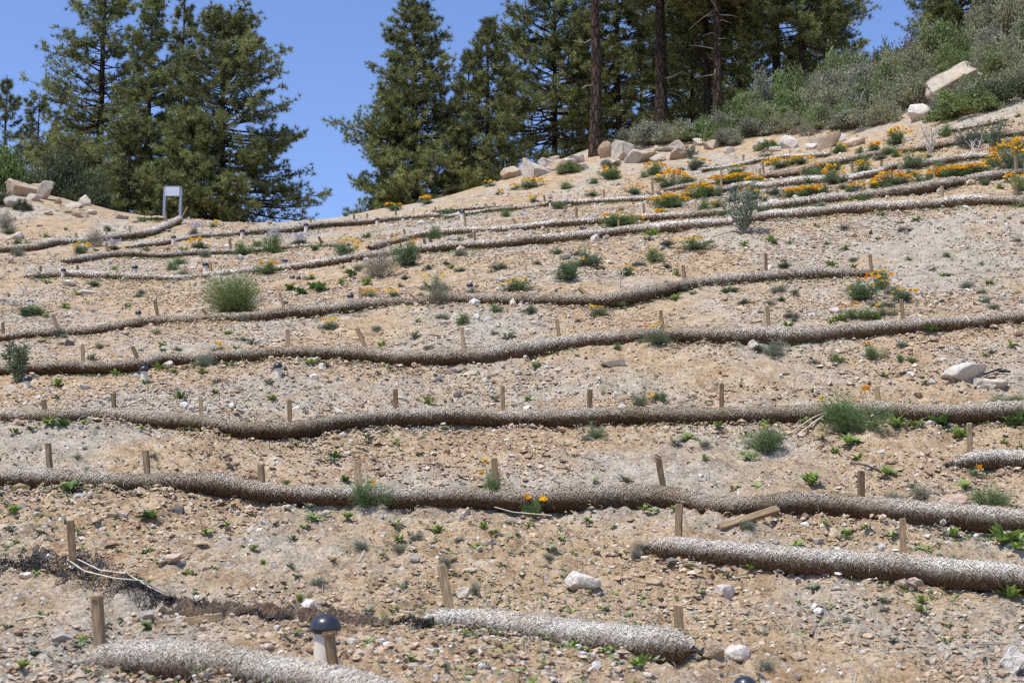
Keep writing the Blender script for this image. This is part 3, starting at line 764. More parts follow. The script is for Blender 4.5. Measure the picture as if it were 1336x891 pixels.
# ------------------------------------------------------------------ rocks
TAN = (0.46, 0.36, 0.25); PALE = (0.56, 0.51, 0.43); WHITE = (0.64, 0.61, 0.56); GREY = (0.40, 0.37, 0.34); BROWN = (0.33, 0.225, 0.13); ORANGE = (0.42, 0.27, 0.13); PINK = (0.50, 0.39, 0.31)
def rock_mesh(w, d, h, seed, tint, cuts=11, lo=0.55):
    rng = np.random.default_rng(seed)
    V = ICO4[0].copy()
    for k in range(cuts):
        n = unit(rng.normal(0, 1, 3)); off = rng.uniform(lo, 0.86)
        V -= np.maximum(0, V @ n - off)[:, None] * n
    V += V * (0.07 * fbm(V[:, 0] * 2.2 + seed, V[:, 1] * 2.2, V[:, 2] * 2.2, oct=4, seed=seed))[:, None]
    ext = V.max(0) - V.min(0); V = (V - (V.max(0) + V.min(0)) / 2) / ext
    V = V * np.array([w, d, h])
    return V, ICO4[1], np.tile(np.array(tint), (len(V), 1)) * (0.92 + 0.16 * rng.random())
ROCKS = [  # x, y of foot, width, height, tint, name, label, tilt
 (667,233,28,18,TAN,'boulder','lowest-left tan boulder of the skyline row beside the central pines',0),
 (700,232,38,30,PALE,'boulder','large pale boulder with a shaded brown underside left of the bare pine trunk',-.25),
 (726,223,30,16,TAN,'boulder','smooth tan boulder between the large pale boulder and the bare pine trunk',0),
 (723,210,14,9,PALE,'boulder','small pale boulder behind the large pale boulder',0),
 (744,216,17,10,WHITE,'boulder','whitish rounded boulder above the green bush left of the bare trunk',0),
 (752,214,22,14,GREY,'boulder','grey-brown boulder touching the foot of the bare pine trunk',0.2),
 (792,206,23,22,ORANGE,'boulder','orange-brown blocky boulder just right of the bare pine trunk',0.1),
 (794,220,28,14,GREY,'boulder','grey boulder below the orange-brown block by the bare trunk',0),
 (816,210,34,27,PALE,'boulder','tall pale boulder half hidden by a grey bush right of the bare trunk',0.1),
 (838,213,48,20,PALE,'boulder','long low pale boulder in the middle of the skyline row',-.1),
 (857,198,10,9,TAN,'boulder','little tan stone perched at the back of the skyline row',0),
 (876,198,34,14,WHITE,'boulder','flat white boulder right of the long pale one',-.15),
 (888,208,26,15,BROWN,'boulder','dark brown rounded boulder at the right end of the skyline row',0),
 (931,195,22,13,PINK,'boulder','pale pink rock sunk in the bare soil mound',-.2),
 (993,194,20,15,WHITE,'boulder','domed white rock rising from a small bush on the upper bank',0),
 (1030,194,23,18,WHITE,'boulder','bright angular white rock with dark underside on the upper bank',-.4),
 (1039,175,18,8,TAN,'boulder','small tan flat rock half under the scrub',0),
 (1083,193,31,22,TAN,'boulder','tan boulder with a hollow shaded face at the scrub edge',0),
 (1060,195,17,9,WHITE,'boulder','low white rock beside the tan hollow-faced boulder',0),
 (1116,191,30,14,PINK,'boulder','low pinkish rock at the scrub edge right of the hollow-faced boulder',-.1),
 (1204,157,34,24,WHITE,'boulder','bright white rounded boulder standing alone at the scrub edge',0),
 (1134,125,22,10,GREY,'boulder','grey rock top showing in the middle of the scrub',-.2),
 (1252,136,9,8,PALE,'boulder','small pale rock under the scrub right of the leaning slab',0),
 (25,256,42,22,TAN,'boulder','brown-tan boulder at the top of the left rock pile',0),
 (57,260,20,24,PALE,'boulder','upright pale pointed boulder in the left rock pile',.15),
 (42,262,20,10,PALE,'boulder','flat pale rock in the middle of the left rock pile',0),
 (13,271,22,15,GREY,'boulder','grey rock at the lower left of the left rock pile',0),
 (26,234,30,9,TAN,'boulder','long tan cap rock on top of the left rock pile',0),
 (47,242,24,14,TAN,'boulder','tan rock behind the upright pointed boulder at left',0),
 (108,268,19,15,PALE,'boulder','rounded pale boulder on the crest of the left mound',0),
 (102,284,21,12,TAN,'boulder','tan block below the rounded boulder on the left mound',0),
 (95,272,26,9,GREY,'boulder','flat grey rock leaning under the rounded boulder on the left mound',.3),
 (74,266,9,8,BROWN,'rock','small brown pointed stone right of the left rock pile',0),
 (62,281,13,6,TAN,'rock','small tan stone midway up the left mound',0),
 (20,313,17,12,PALE,'rock','pale round stone on the soil at the far left below the mound',0),
 (159,306,11,8,PALE,'rock','small pale stone just above the bend of the left bank roll',0),
 (157,286,18,7,GREY,'rock','grey flat stone on the right shoulder of the left mound',.2),
 (172,291,14,7,TAN,'rock','tan stone on the right shoulder of the left mound',.2),
 (15,288,12,6,TAN,'rock','tan stone at the left edge under the rock pile',0),
 (50,296,10,5,PALE,'rock','little pale stone on the left mound below its rocks',0),
 (812,276,9,6,BROWN,'rock','reddish brown stone alone below the boulder-side roll',0),
 (777,315,13,10,WHITE,'rock','small white triangular rock just below the curving upper roll at centre',0),
 (88,373,19,7,WHITE,'rock','flat white rock below the left end of the curving upper roll',0),
 (115,384,26,8,WHITE,'rock','broken white flat rock lower and right of another on the left slope',0),
 (217,481,15,10,PALE,'rock','cream stone leaning on the third full-width roll near its left hump',0),
 (22,556,17,9,TAN,'rock','tan stone resting against the second full-width roll at far left',0),
 (14,512,24,9,PALE,'rock','pale flat stones left of the dome light at the left edge',0),
 (1263,499,58,24,WHITE,'rock','large flat white slab on the right slope above the second full-width roll',-.2),
 (1297,508,42,14,PALE,'rock','pale slab just lower right of the large flat white slab',0),
 (1216,501,12,8,WHITE,'rock','small white stone left of the large flat white slab',0),
 (930,512,18,15,TAN,'rock','tan stone in a hollow above a stake right of centre',0),
 (984,459,16,13,PALE,'rock','pale pointed stone below the third full-width roll beside a grey-green tuft',.4),
 (1092,409,17,9,WHITE,'rock','white stone at the left side of the mid-slope poppy patch',0),
 (800,479,31,9,WHITE,'rock','flat white stone below the third full-width roll at centre right',0),
 (615,490,22,6,PALE,'rock','pale flake on the soil below the lowest dip of the third full-width roll',0),
 (761,767,46,20,WHITE,'rock','flat white stone alone on bare soil above the bottom-centre roll',.05),
 (853,766,21,9,TAN,'rock','tan flake right of the flat white stone in the lower middle',0),
 (947,785,26,17,WHITE,'rock','white pebble-like rock below the lower-right roll',0),
 (1246,659,37,13,PINK,'rock','smooth pink-tan stone behind the first full-width roll at right',0),
 (1195,772,24,10,PINK,'rock','pink stone under the lower-right roll',0),
 (1177,770,15,11,TAN,'rock','small tan stone touching the lower-right roll',0),
 (961,867,36,20,WHITE,'rock','angular white rock right of the end of the bottom-centre roll',0),
 (931,866,28,19,TAN,'rock','rounded tan clod touching the end of the bottom-centre roll',0),
 (1325,880,32,34,WHITE,'rock','white squared block cut by the right edge at the bottom',0),
 (1043,862,22,9,TAN,'rock','low tan stone at the bottom right of centre',0),
 (77,841,32,14,GREY,'rock','grey stone left of the splintered stake at bottom left',0),
 (192,811,23,11,GREY,'rock','grey-brown stone left of the flat grey board',0),
 (32,756,19,9,PALE,'rock','pale chip under the black netting at left',0),
 (218,736,38,12,PINK,'rock','long pinkish stone like a broken stick on the lower left slope',-.25),
 (446,872,14,15,BROWN,'rock','dark brown clod beside the nearest dome-capped light',0),
 (540,738,16,8,GREY,'rock','grey chip on the soil above the flattened sleeve',0),
 (640,716,14,8,GREY,'rock','grey pebble on the lower middle slope below the first full-width roll',0),
 (604,786,18,14,PALE,'rock','pale chip behind the leaning stake of the bottom-centre roll',0),
 (470,858,16,10,PALE,'rock','pale chip right of the nearest dome-capped light',0),
 (480,853,16,10,TAN,'rock','tan chip beside a pale one right of the nearest dome-capped light',0),
 (1092,772,14,6,GREY,'rock','grey chip below the middle of the lower-right roll',0),

 (682,224,16,11,PALE,'boulder','pale stone leaning behind the lowest-left boulder',.2),(712,217,18,12,WHITE,'boulder','white stone wedged between two boulders left of the bare trunk',0),
 (760,222,16,9,PALE,'boulder','pale stone at the left side of the foot of the bare trunk',0),(805,216,14,10,TAN,'boulder','tan stone between the grey boulder and the tall pale boulder',0),
 (858,212,22,11,PALE,'boulder','pale stone in front of the right end of the long low boulder',.1),(903,203,18,10,TAN,'boulder','tan stone right of the dark brown rounded boulder',0),
 (915,190,20,11,PALE,'boulder','pale stone on the left side of the soil mound',0),(952,200,14,8,WHITE,'boulder','small white stone at the right foot of the soil mound',0),
 (1012,198,16,8,PALE,'boulder','low pale stone between the two white rocks of the upper bank',0),(1104,196,20,12,TAN,'boulder','tan stone right of the hollow-faced boulder',.1),
 (1096,187,18,13,WHITE,'boulder','whitish stone behind the hollow-faced boulder',0),(36,248,18,12,PALE,'boulder','pale stone between the cap rock and the flat rock at left',0),
 (84,278,16,9,TAN,'boulder','tan stone left of the block on the left mound',.1),(118,280,13,8,PALE,'boulder','pale stone right of the block on the left mound',0),
]
for i, (px, py, w, h, tint, nm, lab, tilt) in enumerate(ROCKS):
    p = at(px, py, 0); k = p[1] / FOC
    W_, H_ = w * k * 1.04, h * k * 1.15
    if nm == 'boulder': W_ *= 1.05; H_ *= 1.02; tint = tuple(a * .75 + b * .25 for a, b in zip(tint, (.66, .60, .50)))
    V, F, C = rock_mesh(W_, max(W_ * 0.8, H_ * .8) * (1 if h < w * .6 else .9), H_ * 1.18, 500 + i, tint, 17, lo=0.36)
    if tilt:
        c, s = math.cos(tilt), math.sin(tilt); V = np.stack([V[:, 0] * c + V[:, 2] * s, V[:, 1], -V[:, 0] * s + V[:, 2] * c], 1)
    o = mk(nm, V, F, M['rock'], None, C, smooth=True, loc=(p[0], p[1] + W_ * .25, p[2] + H_ * 0.36))
    tag(o, lab, nm, 'boulders of the crest' if nm == 'boulder' else 'loose stones on the slope')
# the long slab leaning out of the scrub
p = pt(1240, 107, 46.6); k = 46.6 / FOC
V = np.clip(ICO4[0] * 1.25, -.62, .62) + np.array([.10, 0, .12]) * (ICO4[0][:, 1:2])
V = V * (1 + .22 * fbm(V[:, 0] * 2 + 4, V[:, 1] * 2, V[:, 2] * 2, oct=5, seed=6))[:, None]; V[:, 2] *= 1 - .55 * np.clip(V[:, 0] + .1, 0, 1)
V = V * np.array([54 * k, 28 * k, 15 * k]); ct, st_ = math.cos(.62), math.sin(.62); V = np.stack([V[:, 0], V[:, 1] * ct - V[:, 2] * st_, V[:, 1] * st_ + V[:, 2] * ct], 1); F = ICO4[1]; C = np.tile(np.array((.50, .445, .36)), (len(V), 1))
c, s = math.cos(-0.56), math.sin(-0.56); V = np.stack([V[:, 0] * c + V[:, 2] * s, V[:, 1], -V[:, 0] * s + V[:, 2] * c], 1)
tag(mk('boulder', V, F, M['rock'], None, C, True, loc=p), 'long pale slab of rock leaning out of the upper right scrub', 'boulder', 'boulders of the crest')

# ------------------------------------------------------------------ gravel, litter and seedlings: past counting
rng = np.random.default_rng(21)
def scatter(n, y0, y1, rng, wide=0.46):
    n = int(n * 1.12)
    yy = y0 * (y1 / y0) ** rng.random(n)
    xx = rng.uniform(-wide, wide, n) * np.maximum(yy, 9)
    return xx, yy
n = 120000
x, y = scatter(n, 7.0, 48, rng); n = len(x); fr = rng.random(n) < .35; y[fr] = rng.uniform(16, 46, fr.sum()); x[fr] = rng.uniform(-.46, .46, fr.sum()) * y[fr]
dens = fbm(x * 0.4, y * 0.4, oct=3, seed=77)
keep = rng.random(n) < np.clip(0.50 + 1.3 * dens, 0.12, np.where(y < 11, .55, 1.0)); x, y, dens = x[keep], y[keep], dens[keep]; n = len(x)
size = np.clip(rng.lognormal(-4.72, 0.66, n), 0.004, 0.07)
size = np.minimum(size, np.where(y < 9.6, .024, .065)); size = np.where(y > 16, size * rng.uniform(1.0, 1.0 + np.clip((y - 16) / 16, 0, 1.2)), size); size = np.maximum(size, 0.00045 * y)
z = H(x, y) + size * rng.uniform(0.0, 0.35, n)
kinds = np.array([(0.60, 0.565, 0.51), (0.50, 0.44, 0.36), (0.40, 0.375, 0.34), (0.48, 0.36, 0.245), (0.33, 0.22, 0.135), (0.15, 0.135, 0.12)])
ki = rng.choice(6, n, p=[0.19, 0.20, 0.19, 0.22, 0.12, 0.08])
bv, bf = ICO1; nb = len(bv)
Vt = np.empty((n, nb, 3)); 
ax = size[:, None] * np.stack([rng.uniform(0.8, 1.5, n), rng.uniform(0.7, 1.2, n), rng.uniform(0.40, 1.0, n)], 1)
th = rng.uniform(0, 6.28, n); jit = 1 + rng.normal(0, 0.2, (n, nb, 1))
tp = bv[None] * jit * ax[:, None, :]
Vt[..., 0] = tp[..., 0] * np.cos(th)[:, None] - tp[..., 1] * np.sin(th)[:, None] + x[:, None]
Vt[..., 1] = tp[..., 0] * np.sin(th)[:, None] + tp[..., 1] * np.cos(th)[:, None] + y[:, None]
Vt[..., 2] = tp[..., 2] + rng.normal(0, .25, n)[:, None] * tp[..., 0] + z[:, None]
Fg = (bf[None] + (np.arange(n) * nb)[:, None, None]).reshape(-1, 3)
Cg = np.repeat(kinds[ki] * rng.uniform(0.8, 1.15, n)[:, None], nb, 0)
setting(mk('gravel', Vt.reshape(-1, 3), Fg, M['gravel'], None, Cg), 'stuff', 'gravel chips and clods strewn over the soil', 'gravel')

n = 11000
x, y = scatter(n, 7.0, 40, rng); n = len(x)
keep = rng.random(n) < np.clip(0.5 + fbm(x * 0.6, y * 0.6, oct=3, seed=5), 0.05, 1); x, y = x[keep], y[keep]; n = len(x)
L = rng.lognormal(-3.35, 0.6, n); L = np.clip(L, 0.012, 0.22); wd = np.maximum(rng.uniform(0.0012, 0.003, n), y * 0.00012)
th = rng.uniform(0, math.pi, n); dx, dy = np.cos(th) * L / 2, np.sin(th) * L / 2
a = np.stack([x - dx, y - dy, H(x - dx, y - dy) + 0.012 + rng.uniform(0, .012, n)], 1); b = np.stack([x + dx, y + dy, H(x + dx, y + dy) + 0.012 + rng.uniform(0, .02, n)], 1)
mid = (a + b) / 2 + np.stack([rng.normal(0, .06, n) * L, rng.normal(0, .06, n) * L, 0.004 + rng.uniform(0, .1, n) * L], 1)
Vl, Fl = tubes(np.stack([a, mid, b], 1), np.repeat(wd[:, None], 3, 1) * np.array([1, 1, .6]), 3)
lc = np.array([(0.56, 0.50, 0.40), (0.36, 0.30, 0.22), (0.40, 0.38, 0.35), (0.20, 0.14, 0.09)])[rng.choice(4, n, p=[.4, .25, .22, .13])]
setting(mk('straw_litter', Vl, Fl, M['litter'], None, np.repeat(lc, 9, 0)), 'stuff', 'loose straws and twigs littering the soil', 'litter')

def rosettes(x, y, z, K, size, rng, colours, up=0.55, wr=0.2):
    n = len(x)
    P = np.stack([x, y, z], 1); out = []
    th = rng.uniform(0, 6.28, (n, K)) ; el = rng.uniform(0.1, 0.9, (n, K)) * up * 1.6
    d = np.stack([np.cos(th) * np.cos(el), np.sin(th) * np.cos(el), np.sin(el)], -1)
    s = np.stack([-np.sin(th), np.cos(th), np.zeros_like(th)], -1)
    L = (size[:, None] * rng.uniform(0.5, 1.15, (n, K)))[..., None]
    b = P[:, None] + d * L * .08; m = P[:, None] + d * L * .55 + np.array([0, 0, 1]) * L * .06; t = P[:, None] + d * L - np.array([0, 0, 1]) * L * .10
    w = L * wr * rng.uniform(.7, 1.2, (n, K))[..., None]
    V = np.stack([b - s * w * .25, b + s * w * .25, m + s * w, m - s * w, t], 2).reshape(-1, 3)
    q = np.arange(n * K)[:, None] * 5
    F = np.concatenate([q + np.array([0, 1, 2]), q + np.array([0, 2, 3]), q + np.array([3, 2, 4])])
    C = np.repeat(np.repeat(colours, K, 0) * rng.uniform(.75, 1.2, (n * K, 1)), 5, 0)
    return V, F, C
n = 18000
x, y = scatter(n, 7.2, 46, rng); n = len(x)
d = fbm(x * 0.5 + 9, y * 0.5, oct=3, seed=55)
keep = rng.random(n) < np.clip(d * 2.0 + 0.12, 0.03, 1); x, y = x[keep], y[keep]; n = len(x)
grn = rng.random(n) < np.clip(0.35 + 0.5 * fbm(x * 0.3, y * 0.3, oct=2, seed=91), .1, .8)
cs = np.where(grn[:, None], np.array([[0.23, 0.34, 0.08]]), np.array([[0.30, 0.33, 0.23]]))
ex, ey = [], []                                            # thicker growth in the damp soil along the rolls
for key, (PX, Cc, R) in AX.items():
    L_ = np.linalg.norm(np.diff(Cc, axis=0), axis=1).sum(); m = int(L_ * 46)
    q = rng.integers(0, len(Cc), m); off = np.where(rng.random(m) < .62, -R[q] - np.abs(rng.normal(.10, .16, m)), R[q] + np.abs(rng.normal(.05, .15, m)))
    w_ = vnoise(Cc[q, 0] * 1.1, Cc[q, 1] * .6, seed=88) > -.15
    ex.append((Cc[q, 0] + rng.normal(0, .12, m))[w_]); ey.append((Cc[q, 1] + off)[w_])
x = np.concatenate([x] + ex); y = np.concatenate([y] + ey); k0 = n; n = len(x)
cs = np.concatenate([cs, np.where((rng.random(n - k0) < .6)[:, None], np.array([[0.23, 0.33, 0.085]]), np.array([[0.27, 0.33, 0.19]]))])
V, F, C = rosettes(x, y, H(x, y) + .006, 7, np.maximum(rng.uniform(.016, .062, n), y * .0017), rng, cs, .5)
setting(mk('seedlings', V, F, M['leaf'], None, C), 'stuff', 'tiny green and grey-green seedlings dotting the soil', 'ground cover')

# crumbs of the soil itself, each with its own small shadow
n = 150000
x, y = scatter(n, 7.0, 34, rng); n = len(x); fr = rng.random(n) < .5; y[fr] = rng.uniform(13, 40, fr.sum()); x[fr] = rng.uniform(-.46, .46, fr.sum()) * y[fr]
keep = rng.random(n) < np.clip(0.38 + 1.1 * fbm(x * 0.7 + 4, y * 0.7, oct=3, seed=79), 0.05, 1); x, y = x[keep], y[keep]; n = len(x)
size = np.maximum(np.clip(rng.lognormal(-4.40, 0.55, n), 0.006, np.where(y < 11, .03, .055)), .0008 * y)
OCT = np.array([(1, 0, 0), (0, 1, 0), (-1, 0, 0), (0, -1, 0), (0, 0, 1), (.6, .6, .6), (-.6, .6, .5), (-.5, -.6, .6), (.6, -.6, .5)], float)
OF = np.array([(0, 5, 8), (0, 1, 5), (1, 6, 5), (1, 2, 6), (2, 7, 6), (2, 3, 7), (3, 8, 7), (3, 0, 8), (4, 5, 6), (4, 6, 7), (4, 7, 8), (4, 8, 5)])
Vt = OCT[None] * (1 + rng.normal(0, .24, (n, 9, 1))) * size[:, None, None] * np.stack([rng.uniform(.8, 1.5, n), rng.uniform(.7, 1.2, n), rng.uniform(.5, 1.1, n)], 1)[:, None]
Vt = Vt + np.stack([x, y, H(x, y) - size * .12], 1)[:, None]
kc = np.array([(.46, .34, .225), (.36, .25, .16), (.54, .435, .315), (.25, .17, .105)])[rng.choice(4, n, p=[.4, .28, .2, .12])] * rng.uniform(.85, 1.15, (n, 1))
setting(mk('soil_crumbs', Vt.reshape(-1, 3), (OF[None] + (np.arange(n) * 9)[:, None, None]).reshape(-1, 3), M['gravel'], None, np.repeat(kc, 9, 0)), 'stuff', 'crumbs and clods of the dry soil', 'soil')

# ------------------------------------------------------------------ plants
def feather_mesh(seed, n, bl, bw, col, K=5, rad=0.5, up=0.35):
    """fine ferny foliage in a dome one unit wide and one high"""
    rng = np.random.default_rng(seed)
    lob = unit(np.abs(rng.normal(0, 1, (9, 3))) * np.sign(rng.normal(0, 1, (9, 3)) + np.array([0, 0, 9]))) * rng.uniform(.55, .95, (9, 1))
    c = lob[rng.integers(0, 9, n)] * rng.uniform(.1, 1.0, (n, 1)) ** .6 + rng.normal(0, .16, (n, 3))
    P = np.stack([c[:, 0] * rad, c[:, 1] * rad, np.abs(c[:, 2]) * .9 + 0.02], 1)
    D = unit(P * np.array([1.6, 1.6, .6]) + np.array([0, 0, up]))
    V, F, idx = blades(P, D, K, bl, bw, .55, rng)
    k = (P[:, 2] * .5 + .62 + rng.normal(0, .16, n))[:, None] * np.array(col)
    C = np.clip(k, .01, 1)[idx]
    # stems
    m = 26; t = P[rng.integers(0, n, m)]
    st = np.stack([t * np.array([.1, .1, 0]), t * np.array([.6, .6, .55]), t], 1)
    v, f = tubes(st, np.full((m, 3), .006), 3)
    b = Buf(); b.add(V, F, C); b.add(v, f, np.array(col) * .8)
    return b.get()
SAGE = (0.25, 0.32, 0.175); FERN = (0.21, 0.31, 0.115); GREYG = (0.31, 0.34, 0.24); OLIVE = (0.26, 0.33, 0.115)
FE = {}
for nm, args in {'near0': (1, 1500, .10, .0045, SAGE), 'near1': (2, 1500, .10, .0045, FERN), 'far0': (3, 420, .17, .012, SAGE), 'far1': (4, 420, .17, .012, FERN), 'far2': (5, 420, .17, .013, (0.19, 0.28, 0.125)),
                 'grey0': (6, 700, .13, .008, GREYG), 'olive': (7, 2600, .11, .0035, OLIVE), 'grey1': (8, 500, .15, .010, (0.19, 0.215, 0.16))}.items():
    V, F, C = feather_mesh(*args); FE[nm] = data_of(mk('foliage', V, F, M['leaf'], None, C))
def flower_mesh(seed, col, openness):
    rng = np.random.default_rng(seed); b = Buf()
    for k in range(4):
        a0 = k * math.pi / 2 + rng.normal(0, .12)
        pts = []
        for j, rr in enumerate((0.06, .30, .48, .52)):
            for q in (-1, -.33, .33, 1):
                a = a0 + q * (.86 - .06 * j)
                zz = (.08, .26, .52, .66)[j] * (1.15 - openness * .5) + (0.05 * (abs(q) < .5) if j == 3 else 0)
                pts.append((math.cos(a) * rr * (.75 + .5 * openness), math.sin(a) * rr * (.75 + .5 * openness), zz + rng.normal(0, .015)))
        F = [(j * 4 + q, j * 4 + q + 1, j * 4 + 4 + q + 1, j * 4 + 4 + q) for j in range(3) for q in range(3)]
        c = np.array(col) * np.repeat(np.array([.78, .9, 1.0, 1.06]), 4)[:, None]
        b.add(np.array(pts), np.array(F), c)
    v, f = tubes(np.array([[(0, 0, .1), (.08, 0, -.8), (.02, .1, -2.0)]]), np.array([[.035, .03, .025]]), 4)
    b.add(v, f, (0.12, 0.17, 0.07))
    V, F, C = b.get(); return data_of(mk('flower', V, F, M['petal'], None, C))
FLW = [flower_mesh(1, (0.90, 0.40, 0.012), .6), flower_mesh(2, (0.92, 0.52, 0.016), .9), flower_mesh(3, (0.90, 0.33, 0.012), .3), flower_mesh(4, (0.94, 0.62, 0.03), .8), flower_mesh(5, (0.95, 0.66, 0.04), 1.0)]

PAL = {'size': ('small', 'low', 'broad', 'tall')}
POP = [ # x, y of foot, width, height, blooms
 (556,267,18,12,8),(512,275,22,10,7),(639,244,14,8,3),(696,245,32,14,14),(672,248,14,8,5),(652,254,10,6,3),(793,233,28,15,12),(856,228,28,17,14),(829,254,26,13,6),
 (878,245,36,24,34),(875,271,42,18,25),(696,264,14,8,4),(776,256,20,8,3),(809,296,54,18,22),(866,284,22,10,8),
 (967,239,34,13,30),(941,241,28,12,20),(914,259,36,20,20),(962,229,24,14,4),(1017,220,32,13,14),(1046,214,28,11,8),(1096,200,26,13,5),(1059,238,32,24,4),(1088,240,32,26,14),
 (1054,256,30,13,26),(1031,258,22,12,14),(977,262,28,17,12),(998,263,14,9,3),(935,271,20,9,7),(896,239,24,9,5),(911,217,28,9,9),
 (1173,188,30,22,18),(1143,198,20,12,14),(1128,226,26,17,10),(1190,220,38,28,6),(1162,242,36,19,24),(1139,246,16,9,8),(1196,232,16,9,8),(1215,233,16,8,6),(1243,232,32,15,24),(1262,229,26,13,20),
 (1294,217,22,10,8),(1315,221,40,38,30),(1334,207,30,28,22),(1330,250,16,12,3),(1328,153,8,6,2),(1108,252,14,10,2),(1170,205,16,10,1),(1226,231,26,12,16),(1252,231,26,12,16),(1278,226,24,12,14),(1178,240,24,12,14),(1148,243,22,11,12),(1118,248,20,10,9),(1042,256,22,10,14),(1066,252,20,10,9),(985,240,24,10,12),(952,240,24,10,14),(928,256,24,11,12),(892,262,24,11,10),(1008,216,22,9,9),(1032,215,20,9,8),(1324,240,24,14,14),(1300,214,24,14,14),(858,268,22,11,10),(1084,233,20,10,8),
 (453,334,30,22,9),(527,347,38,44,7),(481,389,26,13,8),(512,388,18,10,4),(568,381,32,25,3),(677,379,42,16,8),(767,346,38,26,2),(745,365,38,30,3),(852,343,28,19,3),(819,359,20,13,3),
 (905,327,46,17,8),(435,430,30,16,7),(286,459,24,11,5),(783,412,26,14,3),(858,449,30,26,4),(1132,391,50,32,12),(1152,379,26,30,8),(1182,394,32,18,7),(1120,416,50,19,4),(1156,411,26,14,2),
 (1139,469,32,22,1),(837,528,24,19,1),(107,331,21,17,5),(258,324,26,13,9),(279,297,10,8,3),(350,357,34,17,9),(1105,565,92,60,3),(1002,591,54,42,1),(480,664,54,44,1),(645,664,38,54,2),(697,677,26,28,3),(1273,622,22,12,1),
 (405,365,18,8,1),
]
prng = np.random.default_rng(77)
NUMW = {1: 'a single', 2: 'two', 3: 'three', 4: 'four', 5: 'five'}
ent = []
for (px, py, w, h, nf) in POP: ent.append([px, py, w, h, nf, strip(px, py)])
for e in ent: e.append(sorted([f[0] for f in ent if f[5] == e[5]]))
SPECIAL = {(1105, 565): 'biggest ferny poppy bush, over the second full-width roll at right', (1002, 591): 'dark ferny poppy plant with one bloom left of the biggest poppy bush', (480, 664): 'ferny grey-green poppy plant leaning over the first full-width roll left of centre',
           (645, 664): 'upright ferny poppy plant hugging a stake at the middle of the first full-width roll', (697, 677): 'thin poppy plant with three yellow blooms at the foot of the first full-width roll', (1273, 622): 'single orange poppy in front of the right-edge roll',
           (527, 347): 'tall green poppy clump beside the dry grey shrub on the curving upper roll', (1315, 221): 'big dense bank of orange poppies at the right edge', (1334, 207): 'dense orange poppies highest on the right edge'}
for i, (px, py, w, h, nf, sk, sibs) in enumerate(ent):
    p = at(px, py, 0); k = p[1] / FOC
    W_, H_ = w * k, h * k
    bloom = 'dense' if nf >= 18 else ('many' if nf >= 8 else ('a few' if nf > 5 else NUMW[nf]))
    lab = SPECIAL.get((px, py)) or 'poppy clump with %s blooms, %s of those above %s' % (bloom, ordinal(sibs.index(px), len(sibs)), ROLLS[sk][0] if sk else 'the lower edge')
    root = thing('poppy_clump', lab, 'poppies', p, 'orange poppy clumps on the slope')
    near = p[1] < 21
    fo = FE[prng.choice(['near0', 'near1'])] if near else FE[prng.choice(['far0', 'far1', 'far2'])]
    child('foliage', fo, root, (0, 0, -0.01), (0, 0, prng.uniform(0, 6.28)), (W_ * 1.3, W_ * 1.1, H_ * (1.15 if nf < 5 else 1.05)))
    fs = max(0.042, k * (3.6 if p[1] > 25 else 5.0 if p[1] > 18 else 8.0))
    for j in range(int(nf * (1.8 if p[1] > 25 else 1))):
        a = prng.uniform(0, 6.28); r = math.sqrt(prng.random()) * .5
        fx, fy = math.cos(a) * r * W_ * 1.2, math.sin(a) * r * W_ * .8
        top = H_ * (1.0 - 1.3 * r * r) * prng.uniform(.8, 1.05)
        s = fs * prng.uniform(.75, 1.2)
        child('flower', FLW[prng.integers(0, 5)], root, (fx, fy, max(top, H_ * .5) * (1.18 if nf < 5 else 1.04) - .3 * s), (prng.normal(.25, .3), prng.normal(0, .3), prng.uniform(0, 6.28)), (s, s, s))

